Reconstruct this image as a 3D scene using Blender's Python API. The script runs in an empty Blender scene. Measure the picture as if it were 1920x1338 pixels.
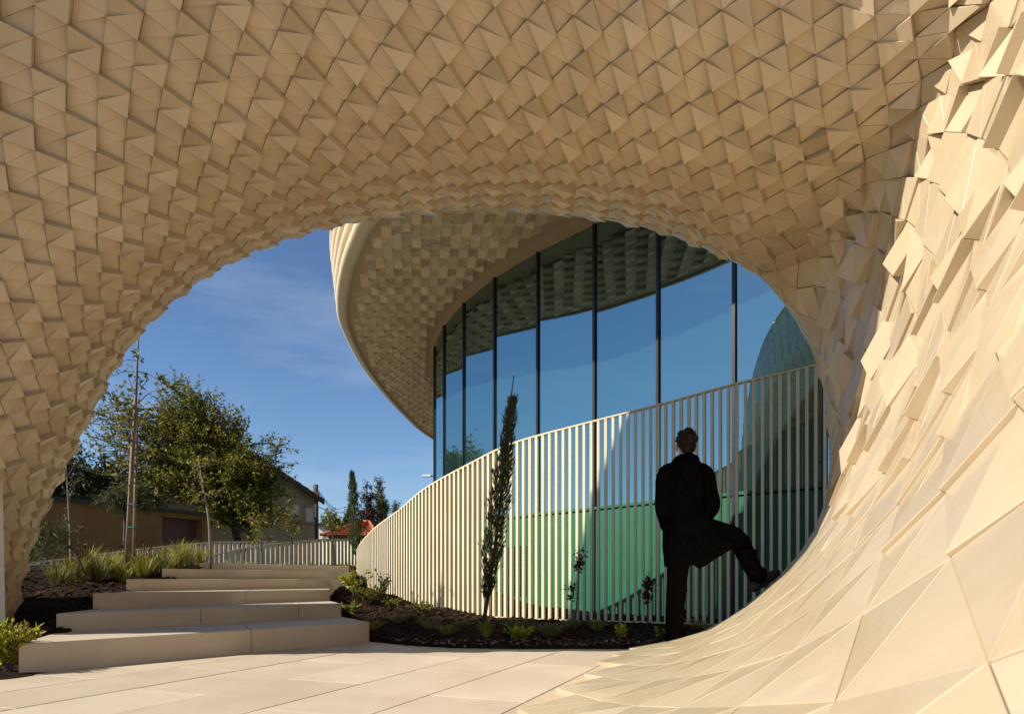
import bpy, bmesh, math, random
import numpy as np
from mathutils import Vector, Matrix, noise
R = math.radians
scene = bpy.context.scene
col = scene.collection

# ------------------------------------------------------------------ camera
EYE = 0.57          # metres above the paving
FPX = 1280.0        # focal length in photo pixels (1920 px wide)
HY = 1085.0         # horizon row in the photo
cam_d = bpy.data.cameras.new('camera')
cam = bpy.data.objects.new('camera', cam_d); col.objects.link(cam)
cam.location = (0, 0, EYE); cam.rotation_euler = (R(90), 0, 0)
cam_d.sensor_width = 36; cam_d.lens = 24.0
cam_d.shift_y = (HY - 669) / 1920.0
cam_d.clip_start = 0.02; cam_d.clip_end = 3000
cam_d.dof.use_dof = True; cam_d.dof.focus_distance = 6.5; cam_d.dof.aperture_fstop = 6.3
scene.camera = cam

# ------------------------------------------------------------------ sky, sun, exposure
SUN_TO = Vector((-0.735, -0.337, 0.588)).normalized()     # direction towards the sun
world = bpy.data.worlds.new('World'); scene.world = world; world.use_nodes = True
wn = world.node_tree.nodes; wl = world.node_tree.links
for n in list(wn): wn.remove(n)
sky = wn.new('ShaderNodeTexSky'); sky.sky_type = 'NISHITA'; sky.sun_disc = False
sky.sun_elevation = math.asin(SUN_TO.z)
sky.sun_rotation = math.atan2(SUN_TO.x, SUN_TO.y)
sky.air_density = 1.0; sky.dust_density = 0.15; sky.ozone_density = 6.0; sky.altitude = 300
bg = wn.new('ShaderNodeBackground'); bg.inputs['Strength'].default_value = 0.076
wo = wn.new('ShaderNodeOutputWorld')
# thin cirrus: a faint pale veil mixed over the sky all the way round
tc = wn.new('ShaderNodeTexCoord'); mp = wn.new('ShaderNodeMapping')
mp.inputs['Scale'].default_value = (1.2, 1.2, 6.0); mp.inputs['Rotation'].default_value = (0.15, 0.1, 0.4)
nz = wn.new('ShaderNodeTexNoise'); nz.inputs['Scale'].default_value = 2.2; nz.inputs['Detail'].default_value = 7
nz.inputs['Roughness'].default_value = 0.62
cr = wn.new('ShaderNodeValToRGB'); cr.color_ramp.elements[0].position = 0.50; cr.color_ramp.elements[1].position = 0.85
cr.color_ramp.elements[1].color = (0.30, 0.30, 0.30, 1)
mx = wn.new('ShaderNodeMixRGB'); mx.inputs['Color2'].default_value = (5.5, 6.2, 7.2, 1)
wl.new(tc.outputs['Generated'], mp.inputs['Vector']); wl.new(mp.outputs['Vector'], nz.inputs['Vector'])
wl.new(nz.outputs['Fac'], cr.inputs['Fac']); wl.new(cr.outputs['Color'], mx.inputs['Fac'])
wl.new(sky.outputs['Color'], mx.inputs['Color1']); wl.new(mx.outputs['Color'], bg.inputs['Color'])
wl.new(bg.outputs['Background'], wo.inputs['Surface'])
sun_d = bpy.data.lights.new('sun', 'SUN'); sun_d.energy = 5.0; sun_d.angle = R(0.55); sun_d.color = (1.0, 0.91, 0.77)
sun = bpy.data.objects.new('sun', sun_d); col.objects.link(sun)
sun.rotation_euler = (-SUN_TO).to_track_quat('-Z', 'Y').to_euler(); sun.location = SUN_TO * 60
scene.view_settings.view_transform = 'Standard'; scene.view_settings.look = 'None'
scene.view_settings.exposure = 0.75; scene.view_settings.gamma = 1.0
scene.view_settings.use_curve_mapping = False
scene.cycles.max_bounces = 8; scene.cycles.diffuse_bounces = 5; scene.cycles.glossy_bounces = 4
scene.cycles.caustics_reflective = False; scene.cycles.caustics_refractive = False
scene.cycles.sample_clamp_indirect = 4.0
scene.cycles.use_denoising = True

# ------------------------------------------------------------------ helpers
def P(px, py, d):
    """photo pixel + distance along the view axis -> point"""
    return Vector(((px - 960) / FPX * d, d, EYE + (HY - py) / FPX * d))
def tag(o, label=None, cat=None, group=None, kind=None):
    if label: o['label'] = label
    if cat: o['category'] = cat
    if group: o['group'] = group
    if kind: o['kind'] = kind
    return o
def empty(name, loc, label=None, cat=None, group=None):
    o = bpy.data.objects.new(name, None); o.location = loc; o.empty_display_size = 0.2
    col.objects.link(o); return tag(o, label, cat, group)
def wloc(o):
    v = Vector((0, 0, 0))
    while o is not None:
        v += o.location; o = o.parent
    return v
class MB:
    def __init__(s): s.v = []; s.f = []; s.r = []; s.cur = 0.5
    def face(s, idx): s.f.append(idx); s.r.append(s.cur)
    def poly(s, pts):
        b = len(s.v); s.v += [tuple(p) for p in pts]; s.face(tuple(range(b, b + len(pts))))
    def hexa(s, bot, top):
        """closed block between two rings of equal length (counter-clockwise seen from the top)"""
        n = len(bot); b = len(s.v); s.v += [tuple(p) for p in bot] + [tuple(p) for p in top]
        s.face(tuple(b + n + k for k in range(n))); s.face(tuple(b + k for k in reversed(range(n))))
        for k in range(n):
            l = (k + 1) % n; s.face((b + k, b + l, b + n + l, b + n + k))
    def box(s, c, ax, ay, az):
        """box from centre and three half-axis vectors"""
        c = Vector(c); ax = Vector(ax); ay = Vector(ay); az = Vector(az)
        bot = [c - ax - ay - az, c + ax - ay - az, c + ax + ay - az, c - ax + ay - az]
        s.hexa(bot, [p + 2 * az for p in bot])
    def abox(s, x0, x1, y0, y1, z0, z1):
        s.box(((x0 + x1) / 2, (y0 + y1) / 2, (z0 + z1) / 2), ((x1 - x0) / 2, 0, 0), (0, (y1 - y0) / 2, 0), (0, 0, (z1 - z0) / 2))
    def tube(s, pts, rad, n=6, cap=True):
        pts = [Vector(p) for p in pts]; b = len(s.v); m = len(pts)
        if not isinstance(rad, (list, tuple)): rad = [rad] * m
        up = Vector((0.31, 0.17, 0.93))
        for k, p in enumerate(pts):
            t = (pts[min(k + 1, m - 1)] - pts[max(k - 1, 0)])
            if t.length < 1e-9: t = Vector((0, 0, 1))
            t.normalize()
            e1 = t.cross(up)
            if e1.length < 1e-3: e1 = t.cross(Vector((1, 0, 0)))
            e1.normalize(); e2 = t.cross(e1)
            for q in range(n):
                a = 2 * math.pi * q / n
                s.v.append(tuple(p + (e1 * math.cos(a) + e2 * math.sin(a)) * rad[k]))
        for k in range(m - 1):
            for q in range(n):
                l = (q + 1) % n
                s.face((b + k * n + q, b + k * n + l, b + (k + 1) * n + l, b + (k + 1) * n + q))
        if cap:
            s.face(tuple(b + q for q in reversed(range(n)))); s.face(tuple(b + (m - 1) * n + q for q in range(n)))
    def grid(s, rows):
        """rows: list of lists of points"""
        b = len(s.v); n = len(rows[0])
        for r in rows: s.v += [tuple(p) for p in r]
        for i in range(len(rows) - 1):
            for j in range(n - 1):
                s.face((b + i * n + j, b + i * n + j + 1, b + (i + 1) * n + j + 1, b + (i + 1) * n + j))
    def build(s, name, mat, parent=None, smooth=False, fix=False):
        o = parent; off = wloc(parent) if parent else Vector((0, 0, 0))
        me = bpy.data.meshes.new(name)
        vv = [(x - off.x, y - off.y, z - off.z) for x, y, z in s.v] if off.length > 0 else s.v
        me.from_pydata(vv, [], s.f)
        at = me.attributes.new('rnd', 'FLOAT', 'FACE'); at.data.foreach_set('value', s.r)
        if smooth: me.polygons.foreach_set('use_smooth', [True] * len(s.f))
        if mat: me.materials.append(mat)
        if fix:
            bm = bmesh.new(); bm.from_mesh(me); bmesh.ops.recalc_face_normals(bm, faces=bm.faces); bm.to_mesh(me); bm.free()
        ob = bpy.data.objects.new(name, me); col.objects.link(ob)
        if parent: ob.parent = parent
        return ob
def catmull(pts, n):
    """resample a list of tuples with a Catmull-Rom curve, n points per span"""
    pts = [np.array(p, float) for p in pts]; out = []
    ext = [2 * pts[0] - pts[1]] + pts + [2 * pts[-1] - pts[-2]]
    for k in range(1, len(ext) - 2):
        p0, p1, p2, p3 = ext[k - 1:k + 3]
        for q in range(n):
            t = q / n
            out.append(0.5 * ((2 * p1) + (-p0 + p2) * t + (2 * p0 - 5 * p1 + 4 * p2 - p3) * t * t + (-p0 + 3 * p1 - 3 * p2 + p3) * t ** 3))
    out.append(pts[-1]); return out
def resample(pts, step):
    """points at equal spacing along a polyline"""
    pts = [np.array(p, float) for p in pts]
    L = np.concatenate([[0], np.cumsum([np.linalg.norm(pts[k + 1] - pts[k]) for k in range(len(pts) - 1)])])
    A = np.array(pts); s = np.arange(0, L[-1], step)
    return [np.array([np.interp(x, L, A[:, c]) for c in range(A.shape[1])]) for x in s]

# ------------------------------------------------------------------ materials
def newmat(name):
    m = bpy.data.materials.new(name); m.use_nodes = True
    nt = m.node_tree; b = nt.nodes.get('Principled BSDF'); return m, nt, b
def N(nt, typ, **kw):
    n = nt.nodes.new(typ)
    for k, v in kw.items(): setattr(n, k, v)
    return n
def noise_node(nt, scale, detail=4, rough=0.55, coord='Object', sc=None):
    t = N(nt, 'ShaderNodeTexCoord'); n = N(nt, 'ShaderNodeTexNoise')
    n.inputs['Scale'].default_value = scale; n.inputs['Detail'].default_value = detail; n.inputs['Roughness'].default_value = rough
    if sc:
        m = N(nt, 'ShaderNodeMapping'); m.inputs['Scale'].default_value = sc
        nt.links.new(t.outputs[coord], m.inputs['Vector']); nt.links.new(m.outputs['Vector'], n.inputs['Vector'])
    else: nt.links.new(t.outputs[coord], n.inputs['Vector'])
    return n
def ramp(nt, src, stops):
    r = N(nt, 'ShaderNodeValToRGB'); e = r.color_ramp.elements
    while len(e) < len(stops): e.new(0.5)
    for k, (p, c) in enumerate(stops): e[k].position = p; e[k].color = (*c, 1)
    nt.links.new(src, r.inputs['Fac']); return r
def mixc(nt, fac, a, b, mode='MIX'):
    m = N(nt, 'ShaderNodeMixRGB'); m.blend_type = mode
    for sock, val in ((m.inputs['Fac'], fac), (m.inputs['Color1'], a), (m.inputs['Color2'], b)):
        if isinstance(val, (int, float)): sock.default_value = val
        elif isinstance(val, tuple): sock.default_value = (*val, 1)
        else: nt.links.new(val, sock)
    return m.outputs['Color']
def bump(nt, b, src, strength, dist=0.01):
    n = N(nt, 'ShaderNodeBump'); n.inputs['Strength'].default_value = strength; n.inputs['Distance'].default_value = dist
    nt.links.new(src, n.inputs['Height']); nt.links.new(n.outputs['Normal'], b.inputs['Normal']); return n
def simple(name, c1, c2, scale=6, rough=0.6, bmp=0.1, bscale=None, rnd=0.0, coat=0.0, spec=0.5, metal=0.0, dist=0.01):
    """two-tone mottled surface with a little relief; rnd = lightness spread between single pieces"""
    m, nt, b = newmat(name)
    n = noise_node(nt, scale); c = ramp(nt, n.outputs['Fac'], [(0.3, c1), (0.7, c2)]).outputs['Color']
    if rnd:
        a = N(nt, 'ShaderNodeAttribute'); a.attribute_name = 'rnd'
        mr = N(nt, 'ShaderNodeMapRange'); mr.inputs['To Min'].default_value = 1 - rnd; mr.inputs['To Max'].default_value = 1 + rnd
        nt.links.new(a.outputs['Fac'], mr.inputs['Value'])
        cc = N(nt, 'ShaderNodeCombineColor')
        for k in range(3): nt.links.new(mr.outputs['Result'], cc.inputs[k])
        c = mixc(nt, 1.0, c, cc.outputs['Color'], 'MULTIPLY')
    nt.links.new(c, b.inputs['Base Color'])
    b.inputs['Roughness'].default_value = rough; b.inputs['Coat Weight'].default_value = coat
    b.inputs['Coat Roughness'].default_value = 0.12
    b.inputs['Specular IOR Level'].default_value = spec; b.inputs['Metallic'].default_value = metal
    if bmp: bump(nt, b, noise_node(nt, bscale or scale * 5).outputs['Fac'], bmp, dist)
    return m
def leafmat(name, cols, trans=0.35):
    m, nt, b = newmat(name)
    a = N(nt, 'ShaderNodeAttribute'); a.attribute_name = 'rnd'
    c = ramp(nt, a.outputs['Fac'], [(k / (len(cols) - 1), cc) for k, cc in enumerate(cols)]).outputs['Color']
    nt.links.new(c, b.inputs['Base Color']); b.inputs['Roughness'].default_value = 0.5
    b.inputs['Specular IOR Level'].default_value = 0.3
    t = N(nt, 'ShaderNodeBsdfTranslucent'); nt.links.new(c, t.inputs['Color'])
    mxs = N(nt, 'ShaderNodeMixShader'); mxs.inputs['Fac'].default_value = trans
    out = nt.nodes.get('Material Output')
    nt.links.new(b.outputs['BSDF'], mxs.inputs[1]); nt.links.new(t.outputs['BSDF'], mxs.inputs[2])
    nt.links.new(mxs.outputs['Shader'], out.inputs['Surface']); return m

def tile_material():
    m, nt, b = newmat('glazed_tile')
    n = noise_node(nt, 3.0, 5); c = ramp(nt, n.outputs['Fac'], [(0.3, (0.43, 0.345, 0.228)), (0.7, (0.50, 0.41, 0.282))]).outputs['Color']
    n2 = noise_node(nt, 40.0, 3)
    c = mixc(nt, ramp(nt, n2.outputs['Fac'], [(0.62, (0, 0, 0)), (0.78, (0.25, 0.25, 0.25))]).outputs['Color'], c, (0.50, 0.37, 0.22))
    a = N(nt, 'ShaderNodeAttribute'); a.attribute_name = 'rnd'
    rr = ramp(nt, a.outputs['Fac'], [(0, (0.93, 0.91, 0.88)), (1, (1.05, 1.05, 1.05))])
    c = mixc(nt, 1.0, c, rr.outputs['Color'], 'MULTIPLY')
    nt.links.new(c, b.inputs['Base Color'])
    b.inputs['Roughness'].default_value = 0.36; b.inputs['Coat Weight'].default_value = 0.42
    b.inputs['Coat Roughness'].default_value = 0.08; b.inputs['Specular IOR Level'].default_value = 0.35
    bn = noise_node(nt, 9.0, 2)
    bp = N(nt, 'ShaderNodeBump'); bp.inputs['Strength'].default_value = 0.14; bp.inputs['Distance'].default_value = 0.03
    nt.links.new(bn.outputs['Fac'], bp.inputs['Height']); nt.links.new(bp.outputs['Normal'], b.inputs['Coat Normal'])
    return m
M = {}
M['tile'] = tile_material()
M['grout'] = simple('grout', (0.40, 0.31, 0.20), (0.48, 0.38, 0.26), 20, 0.8)
M['plaster'] = simple('cream_plaster', (0.60, 0.52, 0.36), (0.66, 0.57, 0.41), 3, 0.7, 0.05, 60)
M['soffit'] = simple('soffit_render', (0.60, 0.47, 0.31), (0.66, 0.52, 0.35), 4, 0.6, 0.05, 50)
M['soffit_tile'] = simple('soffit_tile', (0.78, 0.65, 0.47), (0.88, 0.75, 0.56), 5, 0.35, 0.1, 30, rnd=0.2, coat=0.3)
M['fascia'] = simple('fascia', (0.74, 0.62, 0.42), (0.80, 0.68, 0.48), 4, 0.4, 0.03)
M['slat'] = simple('slat_paint', (0.62, 0.54, 0.38), (0.68, 0.60, 0.43), 3, 0.42, 0.03, 60, rnd=0.05)
M['backslat'] = simple('pale_slat_paint', (0.58, 0.51, 0.40), (0.66, 0.58, 0.46), 3, 0.5, 0.03, 60, rnd=0.08)
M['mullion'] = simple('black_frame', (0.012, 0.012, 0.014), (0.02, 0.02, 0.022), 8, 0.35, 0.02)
def stone_material():
    m, nt, b = newmat('limestone')
    n = noise_node(nt, 1.4, 7, 0.6); c = ramp(nt, n.outputs['Fac'], [(0.28, (0.41, 0.34, 0.26)), (0.55, (0.49, 0.42, 0.33)), (0.8, (0.55, 0.48, 0.385))]).outputs['Color']
    v = noise_node(nt, 2.0, 6, 0.65, sc=(1.0, 4.0, 1.0)); c = mixc(nt, ramp(nt, v.outputs['Fac'], [(0.55, (0, 0, 0)), (0.75, (0.4, 0.4, 0.4))]).outputs['Color'], c, (0.50, 0.39, 0.27))
    sp = noise_node(nt, 55, 3); c = mixc(nt, ramp(nt, sp.outputs['Fac'], [(0.64, (0, 0, 0)), (0.75, (0.35, 0.35, 0.35))]).outputs['Color'], c, (0.36, 0.27, 0.18))
    a = N(nt, 'ShaderNodeAttribute'); a.attribute_name = 'rnd'
    c = mixc(nt, 1.0, c, ramp(nt, a.outputs['Fac'], [(0, (0.90, 0.88, 0.86)), (1, (1.05, 1.05, 1.04))]).outputs['Color'], 'MULTIPLY')
    nt.links.new(c, b.inputs['Base Color']); b.inputs['Roughness'].default_value = 0.55
    b.inputs['Specular IOR Level'].default_value = 0.35
    bump(nt, b, noise_node(nt, 30, 6).outputs['Fac'], 0.12, 0.004); return m
M['stone'] = stone_material()
M['joint'] = simple('joint_sand', (0.22, 0.16, 0.10), (0.30, 0.22, 0.14), 30, 0.9)
M['soil'] = simple('bark_soil', (0.008, 0.005, 0.003), (0.026, 0.015, 0.009), 18, 0.95, 0.8, 60, dist=0.03, spec=0.08)
M['chip'] = simple('bark_chip', (0.018, 0.009, 0.005), (0.055, 0.028, 0.016), 10, 0.9, 0.3, 60, rnd=0.6, spec=0.08)
M['pebble'] = simple('pebble', (0.10, 0.08, 0.06), (0.20, 0.17, 0.13), 10, 0.8, 0.1, rnd=0.3)
M['ground'] = simple('dry_ground', (0.10, 0.085, 0.05), (0.17, 0.14, 0.09), 0.6, 0.95, 0.3, 8)
M['green'] = simple('green_panel', (0.016, 0.110, 0.058), (0.020, 0.13, 0.070), 2, 0.28, 0.02, coat=0.3)
def glass_material():
    m, nt, b = newmat('tinted_glass')
    d = N(nt, 'ShaderNodeBsdfDiffuse'); d.inputs['Color'].default_value = (0.012, 0.03, 0.032, 1)
    g = N(nt, 'ShaderNodeBsdfGlossy'); g.inputs['Roughness'].default_value = 0.0; g.inputs['Color'].default_value = (0.62, 0.93, 1.0, 1)
    fr = N(nt, 'ShaderNodeFresnel'); fr.inputs['IOR'].default_value = 1.6
    mr = N(nt, 'ShaderNodeMapRange'); mr.inputs['To Min'].default_value = 0.34; mr.inputs['To Max'].default_value = 1.0
    nt.links.new(fr.outputs['Fac'], mr.inputs['Value'])
    x = N(nt, 'ShaderNodeMixShader'); nt.links.new(mr.outputs['Result'], x.inputs['Fac'])
    nt.links.new(d.outputs['BSDF'], x.inputs[1]); nt.links.new(g.outputs['BSDF'], x.inputs[2])
    nt.links.new(x.outputs['Shader'], nt.nodes.get('Material Output').inputs['Surface'])
    w = noise_node(nt, 0.7, 1); bp = N(nt, 'ShaderNodeBump'); bp.inputs['Strength'].default_value = 0.012; bp.inputs['Distance'].default_value = 0.1
    nt.links.new(w.outputs['Fac'], bp.inputs['Height']); nt.links.new(bp.outputs['Normal'], g.inputs['Normal'])
    return m
M['glass'] = glass_material()
M['bark'] = simple('bark', (0.045, 0.032, 0.022), (0.11, 0.085, 0.06), 14, 0.9, 0.5, 60)
M['palebark'] = simple('pale_bark', (0.13, 0.10, 0.075), (0.22, 0.175, 0.13), 14, 0.9, 0.4, 60)
M['stake'] = simple('stake_wood', (0.14, 0.105, 0.07), (0.21, 0.16, 0.11), 8, 0.8, 0.3, 40)
M['leaf'] = leafmat('leaf_green', [(0.032, 0.046, 0.007), (0.10, 0.115, 0.012), (0.24, 0.23, 0.02), (0.42, 0.32, 0.025)])
M['leaf_dark'] = leafmat('leaf_dark', [(0.012, 0.022, 0.006), (0.03, 0.048, 0.010), (0.075, 0.09, 0.015)], 0.25)
M['leaf_lime'] = leafmat('leaf_lime', [(0.16, 0.19, 0.012), (0.36, 0.36, 0.02), (0.55, 0.46, 0.02)], 0.4)
M['leaf_yellow'] = leafmat('leaf_yellow', [(0.05, 0.075, 0.01), (0.12, 0.13, 0.012), (0.35, 0.24, 0.015)], 0.4)
M['cypress'] = leafmat('leaf_cypress', [(0.03, 0.042, 0.012), (0.07, 0.088, 0.022), (0.14, 0.14, 0.04)], 0.25)
M['purple'] = leafmat('leaf_purple', [(0.018, 0.008, 0.009), (0.045, 0.016, 0.016), (0.08, 0.03, 0.025)], 0.25)
M['red'] = leafmat('leaf_red', [(0.05, 0.010, 0.010), (0.12, 0.02, 0.02)], 0.3)
M['grass'] = leafmat('leaf_grass', [(0.10, 0.115, 0.015), (0.24, 0.23, 0.03), (0.45, 0.36, 0.09)], 0.3)
M['greygrass'] = leafmat('leaf_greygrass', [(0.08, 0.095, 0.03), (0.18, 0.19, 0.06), (0.32, 0.30, 0.11)], 0.3)
M['ochre'] = simple('ochre_render', (0.20, 0.115, 0.04), (0.25, 0.145, 0.055), 1.2, 0.85, 0.1, 30)
M['beige'] = simple('beige_render', (0.36, 0.29, 0.18), (0.42, 0.34, 0.22), 1.0, 0.85, 0.1, 30)
M['garage'] = simple('garage_door_paint', (0.075, 0.020, 0.015), (0.095, 0.026, 0.02), 2, 0.5, 0.03)
M['shutter'] = simple('shutter', (0.50, 0.52, 0.55), (0.58, 0.60, 0.62), 5, 0.5, 0.03)
def roof_material():
    m, nt, b = newmat('clay_roof')
    n = noise_node(nt, 5, 5); c = ramp(nt, n.outputs['Fac'], [(0.3, (0.26, 0.065, 0.025)), (0.6, (0.40, 0.12, 0.045)), (0.8, (0.48, 0.20, 0.09))]).outputs['Color']
    a = N(nt, 'ShaderNodeAttribute'); a.attribute_name = 'rnd'
    c = mixc(nt, 1.0, c, ramp(nt, a.outputs['Fac'], [(0, (0.7, 0.7, 0.7)), (1, (1.15, 1.1, 1.05))]).outputs['Color'], 'MULTIPLY')
    nt.links.new(c, b.inputs['Base Color']); b.inputs['Roughness'].default_value = 0.8; return m
M['roof'] = roof_material()
M['coat'] = simple('black_wool', (0.003, 0.003, 0.003), (0.006, 0.0055, 0.005), 12, 1.0, 0.3, 160, spec=0.0)
M['trouser'] = simple('black_trouser', (0.004, 0.0035, 0.003), (0.007, 0.006, 0.005), 12, 1.0, 0.3, 120, spec=0.0)
M['shoe'] = simple('black_leather', (0.004, 0.004, 0.004), (0.007, 0.006, 0.005), 10, 0.75, 0.1, 60)
M['skin'] = simple('skin', (0.42, 0.21, 0.13), (0.50, 0.26, 0.17), 14, 0.5, 0.1, 80)
def hair_material():
    m, nt, b = newmat('hair')
    n = noise_node(nt, 26, 5, 0.7, sc=(1.0, 1.0, 0.35)); c = ramp(nt, n.outputs['Fac'], [(0.40, (0.010, 0.006, 0.004)), (0.62, (0.028, 0.018, 0.012)), (0.80, (0.12, 0.09, 0.065))]).outputs['Color']
    nt.links.new(c, b.inputs['Base Color']); b.inputs['Roughness'].default_value = 0.7; b.inputs['Specular IOR Level'].default_value = 0.1
    bump(nt, b, n.outputs['Fac'], 0.8, 0.01); return m
M['hair'] = hair_material()
M['pole'] = simple('pole_wood', (0.05, 0.04, 0.03), (0.08, 0.065, 0.05), 8, 0.85, 0.2, 30)
M['wire'] = simple('wire', (0.015, 0.015, 0.016), (0.02, 0.02, 0.02), 8, 0.5, 0.0)
M['tie'] = simple('green_tie', (0.01, 0.12, 0.08), (0.012, 0.15, 0.10), 8, 0.5, 0.0)

# ================================================================== the ground
CTRL_H = [  # x, y, z of the planted ground and the level behind it
 # paving and everything on the near side
 *[(x, y, -0.06) for x in (-3.0, -2.2, -1.2, 0, 1.2, 2.6, 5, 9, 20) for y in (-25, -8, -3, 0.5, 2.5, 3.6)],
 *[(x, y, -0.06) for x in (-6, -12, -22) for y in (-25, -8, -3, 0.5, 2.2)],
 (-2.4, 4.3, -0.06), (-1.8, 5.0, -0.06), (-1.0, 4.9, -0.06), (0, 4.9, -0.06), (1, 4.9, -0.06), (2, 4.9, -0.06), (3, 5, -0.06), (5, 5, 0), (9, 5, 0),
 # bed in front of the slatted fence
 (-0.9, 5.72, 0.03), (0, 5.62, 0.03), (0.9, 5.62, 0.03), (1.8, 5.65, 0.03), (3, 5.8, 0.03), (-1.15, 6.25, 0.04),
 (-0.6, 7, 0.07), (0.4, 7, 0.06), (1.4, 7, 0.05), (2.6, 7, 0.05), (-0.55, 8.2, 0.09), (0.1, 8.6, 0.08), (1, 8.2, 0.06), (2, 7.9, 0.05), (3.2, 7.3, 0.05),
 (-1.3, 8.2, 0.22), (-1.1, 9.6, 0.16), (-1.56, 10, 0.21), (-1.9, 9.3, 0.36), (-2.3, 10.0, 0.44), (-2.27, 11.2, 0.39), (-2.63, 12, 0.56), (-2.9, 13, 0.72),
 (0, 10.5, 0.1), (2, 10.5, 0.05), (5, 10, 0.0), (9, 10, 0), (20, 10, 0), (3, 14, 0.2), (0, 14, 0.4), (10, 20, 0.5),
 # bed left of the stairs
 (-3.05, 3.9, 0.02), (-3.6, 4.3, 0.06), (-4.2, 4.2, 0.06), (-5, 4.5, 0.12), (-3.7, 5.0, 0.22), (-4.2, 5.4, 0.22), (-4.1, 5.9, 0.38), (-4.6, 6.3, 0.42), (-4.3, 6.8, 0.52), (-5.0, 7.2, 0.58),
 (-4.7, 8, 0.66), (-5.6, 8.5, 0.68), (-4.4, 9.3, 0.74), (-6, 10, 0.78), (-7, 6, 0.5), (-8, 8, 0.65), (-4.6, 10.6, 0.80), (-3.2, 11.5, 0.84), (-9, 12, 0.8), (-6, 5, 0.2), (-12, 5, 0.2), (-22, 6, 0.3),
 # level behind
 *[(x, y, 0.86) for x in (-22, -15, -10, -6, -3.4) for y in (14, 17, 22, 28, 40)], (0, 20, 0.8), (0, 30, 0.9), (8, 30, 0.9), (20, 30, 0.9), (20, 50, 1.0), (0, 50, 1.0), (-20, 60, 1.0), (0, 90, 1.2), (60, 90, 1.2), (-80, 90, 1.2), (-80, 0, 0.2), (60, 0, 0), (0, -90, 0), (80, -90, 0), (-80, -90, 0)]
CH = np.array(CTRL_H)
def ground_z(x, y):
    d2 = (CH[:, 0] - x) ** 2 + (CH[:, 1] - y) ** 2 + 0.02
    w = d2 ** -2.0
    return float((w * CH[:, 2]).sum() / w.sum())
BE = [(-1.75, 7.0), (-1.31, 6.22), (-0.91, 5.84), (-0.48, 5.61), (0.17, 5.53), (0.95, 5.53), (1.5, 5.58), (2.6, 5.7)]
def bed_edge(x): return float(np.interp(x, [p[0] for p in BE], [p[1] for p in BE]))
_gz = ground_z
def ground_z(x, y):
    z = _gz(x, y)
    if -1.75 < x < 4 and 4.5 < y < 9:      # crisp soil edge along the paving
        t = min(1, max(0, (y - bed_edge(x) + 0.05) / 0.12)); t = t * t * (3 - 2 * t)
        z = -0.06 * (1 - t) + max(z, 0.022) * t
    return z
SP = [(-2.9, 4.25), (-1.42, 6.2), (-2.0, 7.3), (-2.5, 8.6), (-2.85, 11.2), (-3.3, 12.6), (-5.0, 11.6), (-4.05, 8.9), (-3.6, 6.4), (-3.3, 5.2)]
def under_stairs(x, y):
    c = False; j = len(SP) - 1
    for i in range(len(SP)):
        (xi, yi), (xj, yj) = SP[i], SP[j]
        if (yi > y) != (yj > y) and x < (xj - xi) * (y - yi) / (yj - yi) + xi: c = not c
        j = i
    return c
_gz2 = ground_z
def ground_z(x, y):
    return _gz2(x, y) - (0.35 if under_stairs(x, y) else 0.0)
def axis(lo, hi, fine0, fine1, step, ratio=1.28):
    a = list(np.arange(fine0, fine1 + 1e-6, step)); s = step
    while a[-1] < hi: s *= ratio; a.append(a[-1] + s)
    s = step
    while a[0] > lo: s *= ratio; a.insert(0, a[0] - s)
    return a
gx = axis(-900, 900, -6.6, 3.6, 0.075); gy = axis(-500, 1500, 3.2, 12.5, 0.075)
mb = MB()
def rough(x, y, z):
    k = min(1, max(0, (z + 0.02) / 0.06))
    return z + k * (noise.noise(Vector((x * 3, y * 3, 1))) * 0.018 + noise.noise(Vector((x * 9, y * 9, 5))) * 0.012)
mb.grid([[(x, y, rough(x, y, ground_z(x, y))) for x in gx] for y in gy])
ground = mb.build('ground', None, smooth=True)
ground.data.materials.append(M['soil']); ground.data.materials.append(M['ground'])
for p in ground.data.polygons:
    c = p.center
    if c.y > 13.6 or c.x < -7 or c.x > 4.6 or c.y < 2.5: p.material_index = 1
tag(ground, 'dark bark covered planting ground rising behind the paving', 'ground', kind='structure')

# paving slabs, long side along (0.36, 0.93)
pav = MB()
pav.poly([(-9, -9, -0.012), (6, -9, -0.012), (6, 2, -0.012), (2.4, 5.25, -0.012), (1.3, 5.56, -0.012), (-0.3, 5.56, -0.012), (-1.25, 6.0, -0.012), (-2.9, 3.75, -0.012), (-3.2, 3.6, -0.012), (-9, 3.2, -0.012)])
paving = tag(pav.build('paving', M['joint']), 'pale limestone slab paving of the forecourt', 'paving', kind='structure')
ud = Vector((0.36, 0.93, 0)).normalized(); vd = Vector((ud.y, -ud.x, 0))
SL, SW = 1.35, 0.51
rng = random.Random(5)
slabs = []
for j in range(-22, 16):
    off = (j * 0.43) % 1.0 * SL
    for i in range(-10, 10):
        c = ud * (i * SL + off) + vd * (j * SW + 0.19)
        if c.y < -4.5 or c.y > 6.6 or c.x < -6 or c.x > 2.6: continue
        if c.y > bed_edge(c.x) + 0.75 or c.x > 2.0 and c.y > 5: continue
        if c.x < -2.9 and c.y > 3.4: continue
        # behind the first step
        if (c.x + 2.9) * 0.83 - (c.y - 3.9) * 0.55 < -0.35: continue
        slabs.append(c)
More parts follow.
